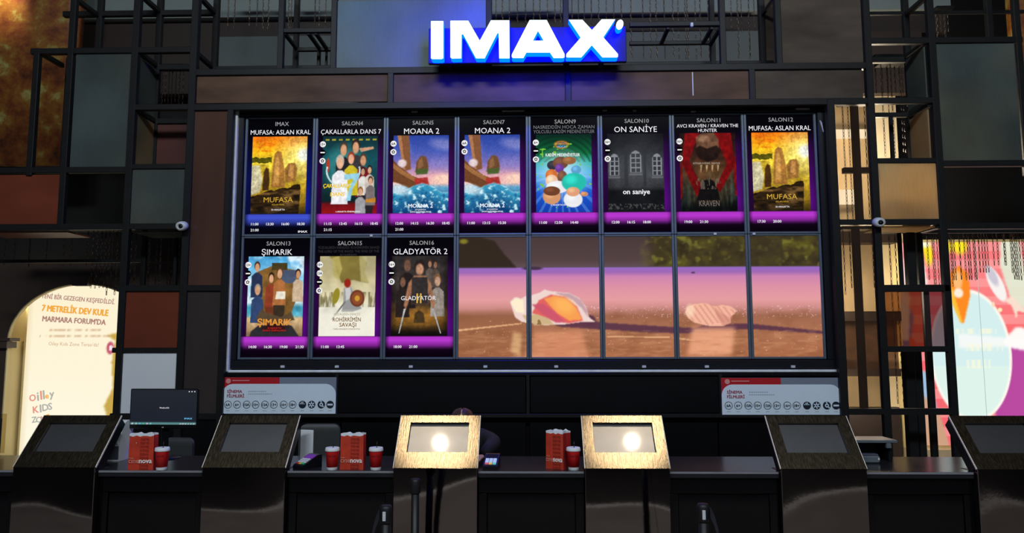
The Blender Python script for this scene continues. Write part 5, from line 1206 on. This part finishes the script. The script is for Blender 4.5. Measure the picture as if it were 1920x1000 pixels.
# ================================================================== BEHIND THE COUNTER: CHAIRS AND A PERSON
CH = mat('chair_grey', rgb(52,56,58), .5, 0, .1, 10)
def rounded(w_, h_, r_, n=6, bow=0.0):
    pts = []
    for cx_, cz_, a0 in ((w_/2-r_, r_, -90), (w_/2-r_, h_-r_, 0), (-w_/2+r_, h_-r_, 90), (-w_/2+r_, r_, 180)):
        for k in range(n+1):
            t = math.radians(a0+90*k/n); pts.append((cx_+r_*math.cos(t), cz_+r_*math.sin(t)))
    return pts
def chair(px, pytop, wpx, Y, label, rz=0.0):
    q = P(px, pytop, Y); k = F/Y; w_ = wpx/k; zt = q.z
    r = empty('office_chair', (q.x, Y, 0), label, 'chair', 'grey chairs behind the counter', rz=rz)
    h_ = .50; n = MB().prism([rounded(w_, h_, .05)], -.018, .018)
    MB().add([(v[0], v[1]+.03*math.cos(v[0]/w_*3), v[2]+zt-h_) for v in n.v], n.f).build('backrest', CH, r)
    MB().cbox(-w_/2, w_/2, -.45, -.03, .44, .50, .02).build('seat', CH, r)
    MB().bar((0, .04, .40), (0, .04, zt-.25), .05, .02).build('back_bar', STEEL, r); MB().lathe([(.028, .10), (.028, .44)], 16, (0, -.22, 0)).build('gas_lift', STEEL, r, True)
    for k in range(5):
        a_ = 2*math.pi*k/5+.3; e_ = Vector((.28*math.cos(a_), -.22+.28*math.sin(a_), .07)); MB().bar((0, -.22, .10), e_, .04, .025).build('foot_spoke', STEEL, r)
        MB().lathe([(.005, -.018), (.028, -.018), (.028, .018), (.005, .018)], 12, (e_.x, e_.y, .030), 'x').build('caster', BLACK, r, True)
chair(600, 796, 76, 5.45, 'grey chair back behind the middle cups', .05); chair(334, 822, 60, 5.45, 'grey chair back below the desk monitor', -.05)

def skin_body(name, verts, edges, radii, m, parent, sub=2, root=0):
    me = bpy.data.meshes.new(name); me.from_pydata(verts, edges, []); o = put(name, me, parent)
    md = o.modifiers.new('skin', 'SKIN'); md.use_smooth_shade = True; sk = me.skin_vertices[0] if me.skin_vertices else None
    if sk is None:
        bpy.context.view_layer.objects.active = o; bpy.ops.object.modifier_remove(modifier='skin'); o.modifiers.new('skin', 'SKIN').use_smooth_shade = True; sk = me.skin_vertices[0]
    for i, rr in enumerate(radii): sk.data[i].radius = rr if isinstance(rr, tuple) else (rr, rr)
    sk.data[root].use_root = True
    s = o.modifiers.new('subdivision', 'SUBSURF'); s.levels = sub; s.render_levels = sub
    me.materials.append(m); return o
hp = P(868, 764, 5.02)                                   # crown of the head
px_, zc_ = hp.x, hp.z
SKIN_M = mat('skin', rgb(222,176,150), .5, 0, .04, 12); HAIR_M = mat('brown_hair', rgb(58,38,28), .42, 0, .35, 30, (8,8,.6), .2, 30); CLOTH = mat('dark_top', rgb(22,22,30), .8, 0, .15, 20, (1,1,1), .2, 60)
PE = empty('person', (px_, 5.12, 0), 'seated person with brown centre parted hair and dark top', 'person')
zs = zc_-.20                                             # shoulder height
# one continuous clothed figure (seat, legs, spine, arms), origin at the hips on the floor
V_ = [(0,.06,.52),(0,.05,.70),(0,.01,zs-.10),(0,-.03,zs),(0,-.09,zs+.05),
      (.15,-.02,zs-.02),(.215,-.20,ZW+.085),(.156,-.44,ZW+.045),(-.15,-.02,zs-.02),(-.215,-.20,ZW+.085),(-.12,-.42,ZW+.045),
      (.10,.02,.50),(.13,-.33,.50),(.13,-.28,.12),(.13,-.36,.05),(-.10,.02,.50),(-.13,-.33,.50),(-.13,-.28,.12),(-.13,-.36,.05)]
E_ = [(0,1),(1,2),(2,3),(3,4),(3,5),(5,6),(6,7),(3,8),(8,9),(9,10),(0,11),(11,12),(12,13),(13,14),(0,15),(15,16),(16,17),(17,18)]
R__ = [(.15,.11),(.135,.10),(.15,.10),(.10,.075),(.05,.05),.068,.052,.036,.068,.052,.036,.085,.07,.05,.04,.085,.07,.05,.04]
skin_body('body', V_, E_, R__, CLOTH, PE)
# head tipped forward, with face
hd = MB(); nU, nV = 28, 20; vs = []; fs = []
for j in range(nV+1):
    ph = math.pi*j/nV
    for i in range(nU):
        th = 2*math.pi*i/nU; x = .074*math.sin(ph)*math.cos(th); y = .094*math.sin(ph)*math.sin(th); z = .112*math.cos(ph)
        f_ = max(0, -y/.094)
        if z < 0: x *= 1-.32*(-z/.112)**1.4; y *= 1-.18*(-z/.112)
        y -= .018*f_*math.exp(-((x/.014)**2+((z+.012)/.022)**2))                       # nose
        y += .010*f_*(math.exp(-(((x-.030)/.014)**2+((z-.012)/.011)**2))+math.exp(-(((x+.030)/.014)**2+((z-.012)/.011)**2)))   # eye sockets
        y -= .006*f_*math.exp(-((x/.022)**2+((z+.058)/.010)**2))                       # lips
        vs.append((x, y, z))
for j in range(nV):
    for i in range(nU): fs.append((j*nU+i, (j+1)*nU+i, (j+1)*nU+(i+1) % nU, j*nU+(i+1) % nU))
HEAD = hd.add(vs, fs).build('head', SKIN_M, PE, True); HEAD.location = (0, -.13, zc_-.112); HEAD.rotation_euler.x = math.radians(44)
for s_ in (-1, 1):
    MB().lathe([(.001,-.011),(.008,-.008),(.011,0),(.008,.008),(.001,.011)], 12, (s_*.030, -.076, .012), 'y').build('eye', mat('eye_white', rgb(230,226,220), .3), HEAD, True)
    MB().lathe([(.001,-.0118),(.0045,-.0105),(.0045,-.009)], 10, (s_*.030, -.0765, .012), 'y').build('iris', mat('iris_brown', rgb(40,26,18), .3), HEAD, True)
    MB().lathe([(.001,-.006),(.014,-.004),(.016,.002),(.010,.006)], 12, (s_*.076, .0, .0), 'x').build('ear', SKIN_M, HEAD, True)
MB().tube([(-.020,-.089,-.058),(0,-.096,-.056),(.020,-.089,-.058)], [.003,.006,.003], 8).build('mouth', mat('lips', rgb(176,90,84), .4), HEAD, True)
# hair: two parted halves falling past the shoulders
hv = []; hf = []
def hair(s_):
    m = MB(); nu, nv = 12, 16; vs = []; fs = []
    for j in range(nv+1):
        t = j/nv
        for i in range(nu+1):
            u = i/nu                                           # 0 at the forehead, 1 at the back
            an = -1.25+u*2.85                                  # angle round the head
            if t < .5:
                ph = t/.5*1.62; R_x, R_y, R_z = .084, .104, .122
                x = .004+R_x*math.sin(ph)*max(.02, math.cos(an*.98)) if True else 0
                y = R_y*math.sin(ph)*math.sin(an); z = R_z*math.cos(ph)
            else:
                k = (t-.5)/.5; x = (.004+.084*max(.02, math.cos(an*.98)))*(1+.25*k); y = .104*math.sin(an)*(1-.25*k)+.03*k*0; z = .122*math.cos(1.62)-.30*k
            g = 1+.02*math.sin(an*22)+.01*math.sin(an*41+t*6)
            vs.append((s_*x*g, y*g, z))
    for j in range(nv):
        for i in range(nu):
            q_ = (j*(nu+1)+i, j*(nu+1)+i+1, (j+1)*(nu+1)+i+1, (j+1)*(nu+1)+i); fs.append(q_ if s_ < 0 else q_[::-1])
    o = m.add(vs, fs).build('hair', HAIR_M, HEAD, True); sd = o.modifiers.new('thickness', 'SOLIDIFY'); sd.thickness = .012; return o
hair(1); hair(-1)
# hands resting on the worktop: palm and five fingers in one skinned figure
def hand(s_, wrist, aim):
    V = [Vector((0, 0, 0)), Vector((0, -.045, 0)), Vector((0, -.075, -.002))]; E = [(0,1),(1,2)]; Rr = [(.021,.015),(.026,.014),(.030,.012)]
    for k, (dx, ln) in enumerate(((-.027,.062),(-.009,.074),(.009,.070),(.027,.056))):
        b0 = len(V); V += [Vector((dx, -.082, 0)), Vector((dx*1.15, -.082-ln*.45, .006)), Vector((dx*1.2, -.082-ln*.8, .0)), Vector((dx*1.2, -.082-ln, -.010))]; E += [(2,b0),(b0,b0+1),(b0+1,b0+2),(b0+2,b0+3)]; Rr += [.0095,.009,.0085,.0075]
    b0 = len(V); V += [Vector((-s_*.034, -.040, -.002)), Vector((-s_*.050, -.068, -.002)), Vector((-s_*.054, -.090, -.006))]; E += [(1,b0),(b0,b0+1),(b0+1,b0+2)]; Rr += [.011,.0095,.008]
    o = skin_body('hand', [tuple(v) for v in V], E, Rr, SKIN_M, PE, 2); o.location = wrist; o.rotation_euler.z = aim
hand(1, (.150, -.455, ZW+.034), -.3); hand(-1, (-.112, -.435, ZW+.034), .3)
# stool under the person
r = empty('stool', (px_, 5.16, 0), 'black stool under the seated person', 'stool')
MB().lathe([(.001,.36),(.16,.36),(.17,.38),(.165,.41),(.001,.415)], 28).build('seat', BLACK, r, True); MB().lathe([(.025,.02),(.025,.36)], 14).build('post', STEEL, r, True); MB().lathe([(.20,0),(.20,.012),(.03,.03),(.001,.03)], 28).build('foot_plate', STEEL, r, True)

# ================================================================== QUEUE POSTS
def post(px, py, Y, label, side=0):
    q = P(px, py, Y); r = empty('queue_post', (q.x, Y, 0), label, 'queue post', 'black queue posts before the counter'); h = q.z
    MB().lathe([(.16, 0), (.16, .012), (.05, .03), (.024, .035)], 32).build('foot', STEEL, r, True); MB().lathe([(.021, .035), (.021, h-.075)], 20).build('pole', mat('post_black', rgb(7,7,8), .5), r, True)
    MB().lathe([(.024, h-.075), (.027, h-.07), (.027, h-.012), (.022, h), (.001, h)], 24).build('head', mat('post_head', rgb(12,13,18), .55), r, True)
    if side:
        MB().cbox(-.010, .004, -.030, -.026, h-.062, h-.022, .001).build('label_plate', PALE, r)
        pts = [(side*.026, 0, h-.035)]+[(side*(.026+.05*t), -.12*t, h-.035-.02*t-.35*t*t) for t in np.linspace(.1, 1.4, 9)]
        m = MB(); vs = []
        for p in pts: vs += [(p[0], p[1], p[2]+.022), (p[0], p[1], p[2]-.022)]
        m.add(vs+[(v[0]+.002, v[1], v[2]) for v in vs], [(2*i, 2*i+1, 2*i+3, 2*i+2) for i in range(len(pts)-1)]+[tuple(x+len(vs) for x in (2*i, 2*i+2, 2*i+3, 2*i+1)) for i in range(len(pts)-1)]).build('belt', mat('belt_webbing', rgb(60,60,70), .6), r)
post(779, 898, 4.02, 'black queue post right before the third kiosk')
post(724, 948, 3.36, 'black queue post with belt left of the third kiosk', -1)
post(1318, 945, 3.36, 'black queue post with belt right of the fourth kiosk', 1)
bpy.data.objects.remove(_fo)
